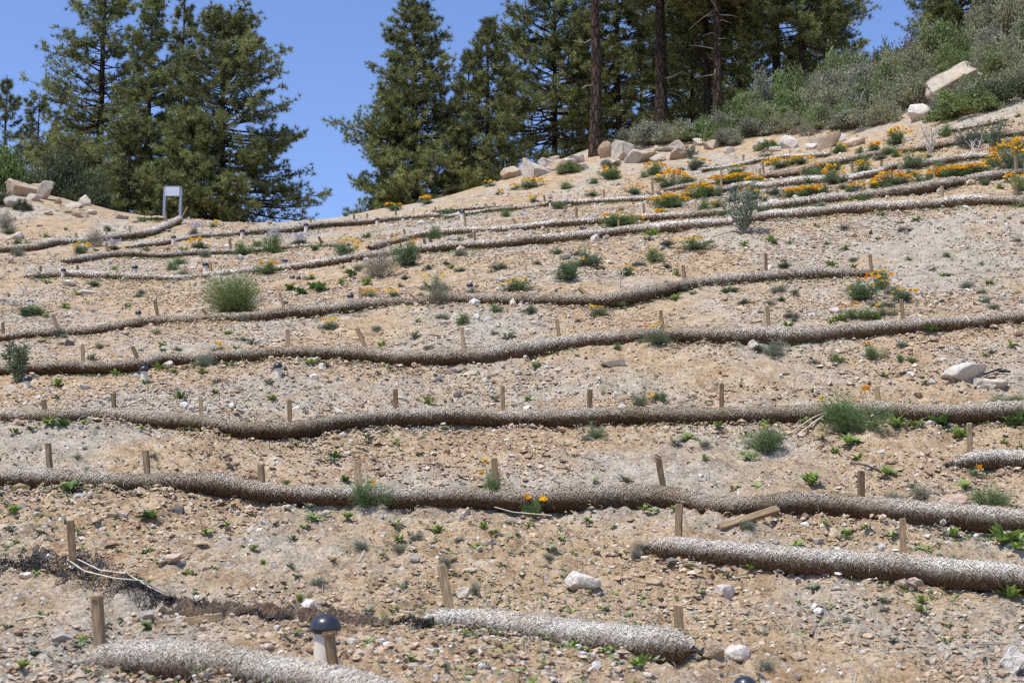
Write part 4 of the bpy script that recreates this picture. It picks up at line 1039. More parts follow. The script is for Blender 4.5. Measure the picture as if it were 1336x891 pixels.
# ferny tufts without blooms
TUFT = [ # x, y, w, h, mesh
 (535,665,38,24,'near1'),(1290,661,60,34,'near1'),(775,573,36,22,'near0'),(1312,527,52,16,'near0'),(1010,465,38,24,'grey0'),(862,523,28,16,'near1'),(1176,475,18,14,'near1'),
 (268,478,30,20,'grey0'),(235,345,26,8,'far1'),(315,333,30,18,'far1'),(45,410,34,12,'far1'),(30,413,24,16,'far2'),(75,440,24,20,'grey1'),(224,353,20,12,'far1'),(142,302,14,10,'far2'),
 (730,273,24,13,'far2'),(660,283,16,10,'far1'),(583,283,24,15,'far2'),(568,312,22,19,'far1'),(450,268,10,8,'far2'),(746,224,32,19,'grey1'),(795,219,22,14,'grey1'),(1265,192,40,36,'grey1'),
 (906,222,22,20,'grey1'),(1290,187,20,12,'far1'),(840,232,14,9,'far1'),(775,240,16,9,'far1'),(738,247,22,10,'far1'),(1223,223,24,16,'far2'),(1070,231,20,12,'far1'),(650,352,26,12,'grey1'),
 (1100,299,20,8,'grey1'),(1166,383,26,12,'grey0'),(765,576,20,10,'grey0'),(1240,663,24,12,'grey0'),(1200,652,34,18,'grey0'),(1165,655,30,16,'grey0'),(600,355,18,9,'grey1'),(560,352,16,10,'grey1'),(530,365,16,9,'grey1'),
 (920,585,20,10,'grey0'),(1035,420,14,8,'grey1'),(470,715,24,14,'grey0'),(545,705,22,13,'grey0'),(520,722,22,14,'grey0'),(580,735,20,12,'grey0'),(620,777,18,22,'grey0'),(415,765,22,16,'grey0'),(600,708,16,10,'grey0'),(715,730,18,10,'grey0'),
 (665,865,18,12,'grey0'),(1000,876,26,20,'grey0'),(1105,812,16,10,'grey0'),(370,570,16,9,'grey0'),(100,600,14,8,'grey0'),(40,395,10,6,'grey1'),(270,350,14,7,'grey1'),(180,388,18,7,'grey1'),(140,363,14,7,'far1'),
 (870,350,14,8,'grey1'),(700,345,14,7,'grey1'),(480,310,16,7,'far1'),(190,328,16,5,'far1'),(335,322,20,8,'far1'),(420,322,16,8,'far1'),(645,437,14,8,'grey0'),(320,420,14,12,'grey0'),(130,455,16,10,'grey0'),(1240,735,32,12,'near0'),
 (560,455,16,8,'grey0'),(200,597,12,8,'grey0'),(830,730,20,16,'grey0'),(975,690,26,14,'grey0'),(1140,400,16,8,'grey0'),
]
trng = np.random.default_rng(99)
for k in range(70):
    px = trng.uniform(800, 1330); lo = np.interp(px, [800, 1000, 1130, 1336], [300, 282, 268, 255]); hi = np.interp(px, [800, 900, 1000, 1130, 1336], [226, 214, 206, 196, 160])
    s = trng.uniform(12, 26); TUFT.append((px, trng.uniform(hi, lo), s, s * trng.uniform(.4, .75), trng.choice(['far0', 'far1', 'far2', 'grey1'])))
for k in range(70):
    px, py = trng.uniform(5, 1330), trng.uniform(300, 480)
    s = trng.uniform(12, 26); TUFT.append((px, py, s, s * trng.uniform(.35, .6), trng.choice(['far0', 'far1', 'grey1', 'grey0'])))
for (px, py, w, h, m) in TUFT:
    sk = strip(px, py); p = at(px, py, 0); k = p[1] / FOC
    kind = 'grey-green' if m.startswith('grey') else 'dark green'
    where = 'on the soil strip above %s' % ROLLS[sk][0] if sk else 'on the bottom soil'
    root = thing('ferny_tuft', '%s ferny tuft without blooms %s' % (kind, where), 'tuft', p, '%s tufts %s' % (kind, where))
    child('foliage', FE[m], root, (0, 0, -0.01), (0, 0, prng.uniform(0, 6.28)), (w * k * 1.2, w * k, h * k * 1.15))

# bigger plants of their own
def shrub(px, py, w, h, label, mesh, cat='shrub', name='round_shrub', extra=None):
    p = at(px, py, 0); k = p[1] / FOC
    root = thing(name, label, cat, p)
    child('foliage', FE[mesh], root, (0, 0, -0.01), (0, 0, prng.uniform(0, 6.28)), (w * k, w * k * .9, h * k))
    if extra: extra(root, w * k, h * k)
    return root
shrub(318, 409, 112, 70, 'round yellow-green broom-like shrub behind the mid-slope roll at left', 'olive')
DRY = data_of(mk('stems', *(lambda b: (b[0], b[1]))(feather_mesh(31, 900, .2, .004, (0.36, 0.33, 0.24), K=4)), M['litter'], None, feather_mesh(31, 900, .2, .004, (0.36, 0.33, 0.24), K=4)[2])); FE['dry'] = DRY
shrub(497, 362, 64, 40, 'dry grey shrub straddling the curving upper roll', 'dry', 'shrub', 'dry_shrub')
shrub(572, 395, 40, 26, 'dry straw-coloured grass tuft hanging over the mid-slope roll', 'dry', 'grass tuft', 'dry_grass_tuft')
shrub(240, 360, 26, 12, 'pale dry grass wisp on the curving upper roll at left', 'dry', 'grass tuft', 'dry_grass_tuft')
shrub(125, 322, 26, 30, 'pale dry grass wisp on the left bank roll', 'dry', 'grass tuft', 'dry_grass_tuft')
shrub(8, 300, 30, 30, 'pale dry grass at the left edge under the rock pile', 'dry', 'grass tuft', 'dry_grass_tuft')
shrub(1050, 178, 26, 24, 'dry yellowish grass between two rocks at the scrub edge', 'dry', 'grass tuft', 'dry_grass_tuft')
shrub(835, 722, 32, 20, 'dry grass tuft at the left end of the lower-right roll', 'dry', 'grass tuft', 'dry_grass_tuft')
def lilac(root, w, h):
    b = Buf(); r = np.random.default_rng(3)
    P = np.stack([r.normal(0, .22 * w, 60), r.normal(0, .2 * w, 60), h * r.uniform(.7, 1.08, 60)], 1)
    V, F, i = blades(P, np.tile([0, 0, 1.0], (60, 1)), 5, .05, .014, .8, r, leaf=True); b.add(V, F, (0.50, 0.49, 0.58)); b.build('blossoms', M['leaf'], root)
shrub(357, 331, 36, 32, 'bushy plant topped with pale lilac blossoms on the left upper slope', 'far1', 'flowering plant', 'lilac_plant', lilac)
shrub(147, 326, 26, 12, 'low pale lilac plant behind the humped upper-left roll', 'grey1', 'flowering plant', 'lilac_plant', lilac)
shrub(256, 309, 26, 18, 'lilac plant beside yellow poppies on the skyline roll', 'grey1', 'flowering plant', 'lilac_plant', lilac)
shrub(390, 319, 28, 12, 'spreading lilac plant left of a leaning stake under open sky', 'grey1', 'flowering plant', 'lilac_plant', lilac)

def stemmy(px, py, w, h, label, ns, col, seed, leafL=.11, flowers=0):
    rng = np.random.default_rng(seed); p = at(px, py, 0); k = p[1] / FOC; w *= k; h *= k
    root = thing('leafy_plant', label, 'plant', p)
    st, lv = [], Buf()
    for i in range(ns):
        a = rng.uniform(0, 6.28); r = rng.uniform(.1, .5) * w; hh = h * rng.uniform(.6, 1.02)
        q = np.array([(0.08 * r * math.cos(a), .08 * r * math.sin(a), -.02), (.35 * r * math.cos(a), .35 * r * math.sin(a), hh * .4), (.75 * r * math.cos(a), .75 * r * math.sin(a), hh * .75), (r * math.cos(a), r * math.sin(a), hh)])
        st.append(q)
        t = rng.uniform(.12, 1.0, 22); P = np.stack([np.interp(t * 3, range(4), q[:, j]) for j in range(3)], 1)
        D = unit(np.stack([rng.normal(0, 1, 22), rng.normal(0, 1, 22), np.full(22, .55)], 1))
        V, F, ix = blades(P, D, 2, min(leafL, h * .28), min(leafL, h * .28) * .15, .35, rng, leaf=True)
        lv.add(V, F, (np.array(col) * rng.uniform(.7, 1.25, (22, 1)))[ix])
    v, f = tubes(np.array(st), np.tile([.008, .007, .005, .003], (ns, 1)), 4); b = Buf(); b.add(v, f, (0.26, 0.25, 0.17)); b.build('stems', M['twig'], root)
    lv.build('leaves', M['leaf'], root); return root
SILV = (0.22, 0.255, 0.19)
stemmy(970, 306, 64, 70, 'tall silvery leafy plant standing over the curving upper roll right of centre', 20, SILV, 1)
stemmy(1300, 200, 44, 44, 'silvery leafy plant at top right left of the dense poppies', 16, (0.18, 0.23, 0.14), 2)
stemmy(22, 500, 44, 52, 'tall leafy weed at the left edge crossing the third full-width roll', 16, (0.19, 0.23, 0.14), 3)
stemmy(900, 208, 20, 18, 'upright grey-leaved weed right of the dark brown boulder', 9, SILV, 4)

def broadleaf_mesh(seed, K, col, upr):
    rng = np.random.default_rng(seed)
    V, F, C = rosettes(np.zeros(3), np.zeros(3), np.zeros(3), K, np.array([.5, .42, .34]), rng, np.tile(np.array(col), (3, 1)), upr, .17)
    V = V + np.repeat(rng.normal(0, .05, (3, 3)) * np.array([1, 1, .2]), K * 5, 0)
    return data_of(mk('leaves', V, F, M['leaf'], None, C))
LIME = (0.26, 0.37, 0.09); GREEN = (0.125, 0.21, 0.058)
BL = [broadleaf_mesh(41, 9, LIME, .5), broadleaf_mesh(42, 12, LIME, .75), broadleaf_mesh(43, 11, GREEN, .9), broadleaf_mesh(44, 8, (0.21, 0.29, .09), .45), broadleaf_mesh(45, 14, GREEN, .7), broadleaf_mesh(46, 9, (0.23, 0.27, 0.17), .5)]
WEEDS = [(435,598,30,2),(235,520,22,2),(1168,558,44,1),(1252,572,52,1),(1195,556,34,3),(1228,556,36,2),(1325,556,44,2),(895,576,34,1),(980,600,44,3),(1055,633,42,1),(1158,623,30,1),(1110,582,34,1),(1070,575,26,3),(1090,590,22,1),
 (523,707,24,1),(455,680,26,1),(398,690,20,0),(405,682,30,3),(570,695,26,0),(630,690,20,1),(735,704,20,0),(765,686,22,3),(520,688,24,3),(835,872,42,1),(1312,712,54,1),(1315,782,44,1),(1240,700,40,1),(1106,703,32,1),(1165,704,22,0),(1200,722,34,3),(980,745,20,1),
 (270,703,22,0),(295,690,16,0),(200,682,34,4),(190,725,22,4),(195,822,26,4),(30,880,26,1),(115,877,22,1),(255,776,12,0),(392,785,26,1),(420,790,20,5),(870,640,24,0),(960,640,18,0),(1010,580,26,3),(1300,610,30,1),(1330,600,26,0),
 (90,640,40,4),(60,556,30,1),(85,556,36,4),(110,554,22,1),(210,482,28,1),(225,487,22,3),(265,487,22,0),(300,478,30,3),(150,490,20,0),(405,475,26,0),(280,515,14,2),(80,505,16,0),(60,415,14,0),(120,470,18,5),(190,500,18,0),
 (395,384,30,4),(378,378,24,2),(420,380,34,4),(408,376,22,2),(445,370,22,1),(460,360,26,4),(480,372,26,1),(430,345,12,2),(410,327,16,2),(505,398,18,1),(545,420,14,0),(470,440,14,0),(1180,530,26,3),(860,452,20,4),(730,305,16,1),
 (760,312,26,1),(690,318,18,1),(718,318,20,1),(850,308,30,1),(870,300,22,2),(915,277,18,0),(1010,318,18,2),(1030,318,14,0),(1110,262,18,1),(1240,268,22,1),(1330,270,20,0),(1305,247,18,1),(1195,288,18,0),(1175,292,14,0),(1150,282,14,0),(1065,296,14,1),
 (970,322,14,0),(1005,315,16,1),(1185,340,14,0),(880,392,26,1),(870,386,18,0),(905,384,18,3),(815,398,18,0),(1095,418,22,1),(1085,422,20,0),(1030,428,30,1),(1145,418,24,0),(1215,434,34,4),(1130,452,14,0),(1060,510,16,0),(1215,408,12,0),(1285,465,14,0),
 (1320,455,20,0),(1230,360,16,0),(1290,370,18,0),(1200,385,16,1),(240,330,16,1),(185,290,18,3),(60,310,14,1),(88,314,16,0),(35,318,14,0),(110,318,12,1),(85,300,10,1),(210,450,16,0),(100,385,16,0),(165,400,14,0),(60,370,14,0),
 (310,455,18,0),(350,500,20,5),(280,500,14,5),(430,500,12,5),(75,520,20,5),(185,560,16,0),(330,590,14,0),(375,634,26,1),(450,630,20,2),(50,700,20,5),(20,672,24,1),(140,700,18,5),(330,720,18,0),(380,742,20,5),(690,690,20,0),(800,690,18,0),(840,668,26,1),(880,665,20,1),
 (770,660,36,3),(1005,660,30,5),(1040,710,20,0),(1075,690,24,1),(1130,690,22,3),(1280,690,30,1),(1260,640,24,0),(1190,640,28,5),(1120,600,22,0),(1140,560,22,1),(1000,555,24,3),(1050,552,20,1),(935,560,22,1),(1330,705,30,0),(905,740,16,5),(1000,830,20,5),(790,800,16,5),(655,740,18,5),(730,820,14,5),(480,800,18,5),(555,765,14,5)]
wrng = np.random.default_rng(13)
more = []
while len(more) < 300 - len(WEEDS):
    px, py = wrng.uniform(5, 1330), wrng.uniform(300, 870)
    if py < 500 and wrng.random() < .35: continue
    more.append((px, py, wrng.uniform(12, 26) * (0.55 + py / 1400), int(wrng.choice([0, 1, 3, 5, 5]))))
WN = {0: 'small bright green', 1: 'bright green', 2: 'dark green upright', 3: 'pale green flat', 4: 'dark green spreading', 5: 'greyish green'}
for (px, py, w, m) in WEEDS + more:
    p = at(px, py, 0); k = p[1] / FOC; sk = strip(px, py)
    where = 'on the soil strip above %s' % ROLLS[sk][0] if sk else 'on the bottom soil'
    o = child('broadleaf_weed', BL[m], None, p, (prng.normal(0, .1), prng.normal(0, .1), prng.uniform(0, 6.28)), (w * k * 1.25 * prng.uniform(.8, 1.2),) * 3)
    tag(o, '%s broadleaf weed %s' % (WN[m], where), 'weed', '%s broadleaf weeds %s' % (WN[m], where))

# bleached dead twig bushes
def dead_bush(px, py, w, h, label, seed, n=9):
    rng = np.random.default_rng(seed); p = at(px, py, 0); k = p[1] / FOC; w *= k; h *= k; Pm, R = [], []
    for i in range(n):
        a = rng.uniform(0, 6.28); e = np.array([math.cos(a) * w * .5, math.sin(a) * w * .4, h * rng.uniform(.5, 1)])
        q = np.linspace(0, 1, 5)[:, None] * e + rng.normal(0, .03 * h, (5, 3)); q[0] = (0, 0, -.03); Pm.append(q); R.append([.016, .013, .010, .007, .004])
        for s in range(4):
            b = q[rng.integers(1, 4)]; e2 = b + np.array([rng.normal(0, .2 * w), rng.normal(0, .2 * w), h * rng.uniform(.05, .35)])
            Pm.append(np.linspace(0, 1, 5)[:, None] * (e2 - b) + b + rng.normal(0, .01 * h, (5, 3))); R.append([.007, .006, .005, .004, .003])
    v, f = tubes(np.array(Pm), np.array(R) * max(1, k * 60), 4); b = Buf(); b.add(v, f, (0.60, 0.54, 0.45))
    o = b.build('dead_bush', M['twig'], None, loc=p); tag(o, label, 'dead bush')
dead_bush(1215, 200, 34, 48, 'bleached bare twig bush below the lone white boulder', 1)
dead_bush(1272, 204, 26, 34, 'bleached leaning dead twigs left of the silvery top-right plant', 2, 5)
dead_bush(1255, 300, 8, 6, 'tiny dead twig lying below the curving upper roll at right', 3, 2)
dead_bush(1060, 190, 22, 20, 'bare grey twigs among the small rocks at the scrub edge', 4, 5)
dead_bush(808, 376, 14, 26, 'thin bleached twig standing behind the mid-slope roll', 5, 2)
dead_bush(30, 385, 18, 30, 'thin bleached twigs on the left slope below the curving upper roll', 6, 3)

# dry sticks on the ground
def stick(pts, r, label, col=(0.56, 0.49, 0.38)):
    P = np.array([at(a, b, 0) + np.array([0, 0, .015 + c]) for a, b, c in pts]); c0 = P.mean(0)
    q = resample(P, .03); v, f = tubes((q - c0)[None], np.full((1, len(q)), r) * (1 + .2 * vnoise(np.arange(len(q)) * .7, np.zeros(len(q)))), 6)
    b = Buf(); b.add(v, f, col); o = b.build('dry_stick', M['twig'], None, smooth=True, loc=c0); tag(o, label, 'stick', 'dry sticks on the soil')
stick([(100,742,.04),(130,752,.03),(165,762,.05),(200,776,.02),(222,782,0)], .006, 'long pale twig lying over the black netting, upper of two')
stick([(88,740,.04),(110,752,.02),(150,764,.03),(185,770,.03),(215,780,0)], .006, 'long pale twig lying over the black netting, lower of two')
stick([(20,816,0),(50,812,.01),(60,808,0)], .009, 'bleached curved stick at the left edge above the bottom-left roll')
stick([(640,657,.05),(665,668,.02),(690,675,0)], .007, 'pale dry stem fallen beside the upright ferny poppy plant')
stick([(645,668,.02),(670,674,.02),(720,678,0)], .006, 'pale dry stem fallen under the thin yellow poppy plant')
stick([(1040,574,.02),(1060,562,.06),(1080,552,.10)], .010, 'bleached stem leaning out of the biggest poppy bush')
stick([(1032,567,0),(1058,556,.05),(1085,548,.10)], .008, 'second bleached stem leaning out of the biggest poppy bush, above the first')
stick([(1110,607,.01),(1130,613,.03),(1150,618,0)], .010, 'dark twig beside the stake right of the first full-width roll', (0.10, 0.08, 0.07))
stick([(1285,494,.02),(1300,491,.04),(1318,488,.01)], .016, 'dark burnt stick beside the large flat white slab', (0.05, 0.045, 0.045))
stick([(900,768,.01),(935,764,.01),(975,760,.01)], .004, 'thin straight straw below the lower-right roll')
stick([(1210,862,.02),(1260,856,.05),(1320,851,.03)], .005, 'wiry grey twig at bottom right running to the squared white block', (0.40, 0.38, 0.35))
stick([(1285,862,.02),(1275,870,.05),(1262,872,.02)], .004, 'short wiry twig below the long one at bottom right', (0.40, 0.38, 0.35))
stick([(240,732,.01),(205,740,.01)], .012, 'broken brown stick left of the long pinkish stone', (0.36, 0.26, 0.17))
stick([(1058,838,0),(1064,826,.03)], .014, 'short dark bark chip on bare soil at bottom right', (0.24, 0.17, 0.11))

# ------------------------------------------------------------------ torn netting and the emptied sleeve at lower left
def ribbon(path, widths, nu, nv, wob, seed):
    rng = np.random.default_rng(seed)
    pp = np.array([at(a, b, 0) for a, b in path]); s = np.linspace(0, 1, len(pp)); q = np.linspace(0, 1, nu)
    c = np.stack([np.interp(q, s, pp[:, i]) for i in range(3)], 1); c = smooth1(c, 9); w = np.interp(q, s, widths)
    t = unit(np.gradient(c, axis=0)); n = unit(np.cross(t, np.array([0, 0, 1.0])))
    v = np.linspace(-.5, .5, nv)
    X = c[:, None] + n[:, None] * (w[:, None, None] * v[None, :, None])
    X[..., :2] += wob * np.stack([vnoise(X[..., 0] * 4, X[..., 1] * 4, seed=seed), vnoise(X[..., 0] * 4 + 50, X[..., 1] * 4, seed=seed)], -1)
    X[..., 2] = H(X[..., 0], X[..., 1])
    return X, w
X, w = ribbon([(-40,737),(20,738),(60,740),(100,748),(140,763),(180,776),(225,790),(250,804),(300,805),(350,807),(400,810),(450,812),(505,815),(565,815)], [.42,.40,.36,.52,.46,.34,.20,.16,.16,.16,.16,.17,.18,.16], 330, 15, .10, 4)
X[..., 2] += .026 + .035 * np.maximum(0, fbm(X[..., 0] * 3, X[..., 1] * 5, oct=3, seed=8))
b = Buf(); c0 = X.reshape(-1, 3).mean(0); r = np.random.default_rng(2)
def strands(A, B, w):
    d = unit(B - A); sd = unit(np.cross(d, np.array([0, .25, 1.0]))) * w
    V = np.stack([A + sd, A - sd, B - sd, B + sd], 1).reshape(-1, 3); return V, np.arange(len(V)).reshape(-1, 4)
for A, B in ((X[:-1], X[1:]), (X[:, :-1], X[:, 1:]), (X[:-1, :-1], X[1:, 1:])):
    A, B = A.reshape(-1, 3), B.reshape(-1, 3); k = r.random(len(A)) < .72
    v, f = strands(A[k] + r.normal(0, .006, (k.sum(), 3)), B[k] + r.normal(0, .006, (k.sum(), 3)), .0029); b.add(v - c0, f, (.05, .045, .04))
o = b.build('torn_netting', M['net'], None, loc=c0); tag(o, 'torn black plastic netting crumpled on the soil at lower left', 'netting')
X, w = ribbon([(212,800),(250,806),(300,805),(350,807),(400,810),(450,812),(505,815),(570,815)], [.05,.10,.13,.15,.13,.16,.14,.03], 240, 13, .03, 9)
v = np.linspace(-1, 1, 13)
X[..., 2] += .012 + np.interp(np.linspace(0, 1, 240), [0, .15, .6, 1], [.03, .05, .055, .02])[:, None] * np.sqrt(np.maximum(0, 1 - v ** 2))[None] * (1 + .5 * fbm(X[..., 0] * 8, X[..., 1] * 8, oct=3, seed=3))
c0 = X.reshape(-1, 3).mean(0); b = Buf(); jj = np.arange(239)[:, None] * 13; ii = np.arange(12)[None]
b.add(X.reshape(-1, 3) - c0, np.stack([jj + ii, jj + ii + 1, jj + 13 + ii + 1, jj + 13 + ii], -1).reshape(-1, 4), np.array([0.135, 0.092, 0.058]) * np.repeat(r.uniform(.5, 1.2, (240, 1)), 13, 0))
P = X.reshape(-1, 3)[r.integers(0, X.size // 3, 1100)]
bv, bf, bi = blades(P - c0, np.tile([0, -.4, .3], (1100, 1)) + r.normal(0, .5, (1100, 3)), 1, .06, .003, .4, r); b.add(bv, bf, np.repeat(r.choice([.10, .25, .45, .6], 1100)[:, None] * np.array([[1, .85, .68]]), 3, 0))
o = b.build('flattened_sleeve', M['straw'], None, loc=c0); tag(o, 'emptied brown roll sleeve lying flat between the netting and the bottom-centre roll', 'empty sleeve')
# ------------------------------------------------------------------ pines
def pine(label, px, base_py, Y, top_py, rad_px, crown0, seed, trunk_px=9, nbr=None, profile='cone', lean=0.0, bare=0.0, tone=1.0, red=0.0, droop=0.0, asym=0.0, tuftn=1.0, group='tall pines along the crest', name='pine_tree'):
    rng = np.random.default_rng(seed)
    g = pt(px, base_py, Y); bx, by = g[0], g[1]; bz = float(H0(np.array([bx]), np.array([by]))[0]) - 0.15
    top = pt(px, top_py, Y); Ht = max(2.0, top[2] - bz); k = Y / FOC
    rad = rad_px * k * 1.16; r0 = trunk_px * k / 2
    root = thing(name, label, 'pine tree', (bx, by, bz), group)
    # trunk
    s = np.linspace(0, 1, 14); wob = np.cumsum(rng.normal(0, .012, (14, 2)), 0) * Ht * .1
    ctr = np.stack([lean * Ht * s + wob[:, 0], wob[:, 1], Ht * s], 1); ctr[0, 2] = -.4
    rr = r0 * (1 - s) ** .8 + .012; rr[0] *= 1.35; rr[1] *= 1.04
    v, f = tubes(ctr[None], rr[None], 14); b = Buf()
    b.add(v, f, np.array([0.070, 0.052, 0.040]) * (1 - red) + np.array([0.15, 0.098, 0.072]) * red)
    b.build('trunk', M['bark'], root, smooth=True)
    # limbs
    nb = int((nbr or 100) * 1.45)
    t = np.sort(rng.random(nb)) ** .9; h = crown0 + (1 - crown0) * t * .985
    if profile == 'cone': prof = (1 - t) ** .60 * np.minimum(1, .62 + 2.2 * t)
    elif profile == 'round': prof = np.sqrt(np.clip(1 - (t * 1.0) ** 2.2, 0, 1)) * np.minimum(1, .6 + 1.6 * t)
    else: prof = (1 - t) ** .45 * np.minimum(1, .75 + .9 * t)
    clus = .72 + .28 * np.sin(h * Ht * 2.9 + rng.uniform(0, 6)) 
    L = np.maximum(.25, rad * prof * rng.uniform(.74, 1.03, nb) * (.5 + .5 * clus) * 1.12)
    az = np.arange(nb) * 2.39996 + rng.normal(0, .5, nb)
    L = L * (1 + asym * np.cos(az)) * (1 + .30 * vnoise(np.cos(az) * 1.3 + seed * 3.3, np.sin(az) * 1.3, h * Ht * .55, seed=seed))
    el = np.interp(t, [0, .5, 1], [-.12 - droop, .12 - droop * .5, .75]) + rng.normal(0, .14, nb)
    o = np.stack([np.interp(h, s, ctr[:, i]) for i in range(3)], 1)
    q = np.linspace(0, 1, 6)
    hd = np.stack([np.cos(az), np.sin(az)], 1)
    P = np.empty((nb, 6, 3))
    P[..., :2] = o[:, None, :2] + hd[:, None] * (L * np.cos(el))[:, None, None] * q[None, :, None] + rng.normal(0, .05, (nb, 6, 2)) * L[:, None, None] * q[None, :, None]
    P[..., 2] = o[:, None, 2] + (L * np.sin(el))[:, None] * q[None] + (L * .20)[:, None] * (q[None] ** 2.4 - .45 * q[None])
    br = np.clip(L * .016, .010, .07)[:, None] * np.array([1.25, 1, .8, .6, .4, .2])[None]
    tv, tf = tubes(P, br, 5); lb = Buf(); lb.add(tv, tf, (0.085, 0.062, 0.048))
    # twigs, each ending in needles
    m = np.maximum(3, (L * 6.5 * tuftn).astype(int)); bi = np.repeat(np.arange(nb), m); nt = len(bi)
    ts = np.clip(rng.uniform(.22, 1.02, nt) ** .8, 0, 1)
    j = np.minimum((ts * 5).astype(int), 4); fr = ts * 5 - j
    p0 = P[bi, j] * (1 - fr[:, None]) + P[bi, j + 1] * fr[:, None]
    side = rng.choice([-1, 1], nt) * rng.uniform(.2, 1.35, nt); ca, sa = np.cos(side), np.sin(side)
    dd = np.stack([hd[bi, 0] * ca - hd[bi, 1] * sa, hd[bi, 0] * sa + hd[bi, 1] * ca, rng.normal(.22 - droop * .5, .32, nt)], 1); dd = unit(dd)
    ln = np.clip(L[bi] * .30, .18, .85) * rng.uniform(.4, 1.1, nt) * (1.15 - .5 * ts)
    p1 = p0 + dd * ln[:, None]; p1[:, 2] += .10 * ln
    sel = rng.random(nt) < .7
    tv, tf = tubes(np.stack([p0, p1], 1)[sel], np.tile([.010, .006], (sel.sum(), 1)), 3); lb.add(tv, tf, (0.10, 0.075, 0.055))
    lb.build('limbs', M['bark'], root)
    ends = [p1, p0 * .45 + p1 * .55]; dirs = [dd, dd]
    e2 = rng.random(nt) < .6; ends.append(p1[e2] + rng.normal(0, .12, (e2.sum(), 3))); dirs.append(unit(dd[e2] + rng.normal(0, .5, (e2.sum(), 3))))
    E = np.concatenate(ends); D = unit(np.concatenate(dirs) + np.array([0, 0, .45]))
    kl = max(1.0, Y / 60)
    V, F, ix = blades(E, D, 20, .205 * kl, .022 * kl, 1.45, rng, up=.35)
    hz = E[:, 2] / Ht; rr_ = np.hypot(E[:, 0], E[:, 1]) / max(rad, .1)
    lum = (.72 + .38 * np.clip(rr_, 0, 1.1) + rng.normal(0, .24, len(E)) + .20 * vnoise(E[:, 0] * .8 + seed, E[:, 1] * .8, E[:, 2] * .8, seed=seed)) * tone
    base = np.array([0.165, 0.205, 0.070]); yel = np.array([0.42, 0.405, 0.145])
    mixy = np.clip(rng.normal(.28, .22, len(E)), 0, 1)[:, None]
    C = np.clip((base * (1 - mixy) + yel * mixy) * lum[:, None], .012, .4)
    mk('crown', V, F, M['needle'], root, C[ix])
    # dead snags on bare trunks
    if bare:
        nd = int(bare); hh = rng.uniform(.12, crown0 + .1, nd); az = rng.uniform(0, 6.28, nd); Ld = rng.uniform(.35, 1.3, nd)
        o = np.stack([np.interp(hh, s, ctr[:, i]) for i in range(3)], 1)
        e = o + np.stack([np.cos(az) * Ld, np.sin(az) * Ld, rng.normal(.05, .3, nd) * Ld], 1)
        mid = (o + e) / 2 + rng.normal(0, .08, (nd, 3))
        for a in range(nd):
            tv, tf = tubes(np.stack([o, mid, e], 1)[a:a + 1], np.array([[.03, .02, .008]]), 5)
            b = Buf(); b.add(tv, tf, (0.36, 0.31, 0.26)); b.build('dead_branch', M['twig'], root)
    return root

# left group
pine('tall open-branched pine at left with dark bare limbs, its top above the frame', 126, 268, 63, -60, 92, .20, 1, 15, 120, 'tall', tuftn=.9, asym=-.12, droop=.06, tone=1.05)
pine('dense pine right of the tall open-branched one in the left group', 188, 280, 60, -4, 66, .03, 2, 11, 170, 'tall', droop=.02)
pine('slim spire-topped pine rising behind the middle of the left group', 232, 280, 65, -34, 40, .08, 3, 9, 130, 'tall', tone=.92)
pine('broad dark pine with sweeping boughs at the right of the left group', 288, 290, 58, 22, 112, .03, 4, 13, 170, 'tall', asym=.10, droop=.20, tuftn=.95, tone=.92)
pine('bushy low pine in front of the left group, right of the sign', 250, 292, 57, 150, 62, .0, 5, 7, 70, 'round', tone=.95)
pine('bushy low pine at the foot of the left group, left of the sign', 165, 290, 58, 160, 58, .0, 6, 7, 70, 'round', tone=1.0)
pine('dark pine crown at the left edge behind the rock pile', 6, 252, 70, 98, 62, .0, 7, 8, 80, 'cone', tone=.85)
pine('small dark pine left of the tall open-branched one', 48, 258, 70, 124, 56, .0, 8, 7, 80, 'round', tone=.85)
pine('half hidden dark pine behind the left mound', 90, 266, 68, 142, 54, .0, 9, 7, 70, 'round', tone=.85)
# centre group
pine('tall dense conical pine standing left in the central pair', 541, 275, 61, -26, 90, .04, 10, 13, 210, 'cone', tuftn=1.0, tone=1.02)
pine('pine close behind the left foot of the tall conical one', 519, 272, 63, 90, 56, .08, 11, 8, 90, 'cone', tone=.9)
pine('shorter round-topped pine right of the tall conical one', 636, 250, 61, 26, 62, .08, 12, 10, 140, 'cone', tone=.98)
pine('pine half hidden between the two central pines', 607, 262, 64, 70, 48, .14, 13, 8, 90, 'cone', tone=.85)
pine('slim dark trunked pine at the right flank of the central pair', 655, 245, 66, 95, 42, .18, 14, 7, 70, 'cone', tone=.85)
# right group
pine('large-crowned pine behind the boulders left of the bare trunk', 725, 215, 67, -80, 84, .22, 15, 10, 120, 'tall', tone=.98, asym=-.1)
pine('thick bare-trunked pine standing in front of the right group beside the boulders', 777, 213, 52, -330, 70, .66, 16, 15.5, 70, 'tall', bare=16, red=.22)
pine('slender pine right behind the bare trunk', 809, 190, 66, -120, 74, .30, 17, 11, 100, 'tall', bare=8, tone=.95)
pine('thickest dark-trunked pine near the middle of the right group', 862, 160, 60, -260, 110, .44, 18, 18, 110, 'tall', bare=12, tone=.92)
pine('reddish-trunked pine with pale snags in the right group', 937, 168, 58, -240, 84, .38, 19, 11.5, 100, 'tall', bare=22, red=.5, tone=.95)
pine('dark pine trunk just left of the reddish one', 924, 170, 62, -120, 70, .34, 20, 12, 90, 'tall', tone=.85)
pine('thin dark pine between the thickest and the reddish trunk', 905, 168, 66, -60, 60, .30, 21, 7, 80, 'tall', tone=.85)
pine('dark pine right of the reddish trunk', 1014, 125, 62, -180, 92, .40, 22, 13, 110, 'tall', bare=8, tone=.92)
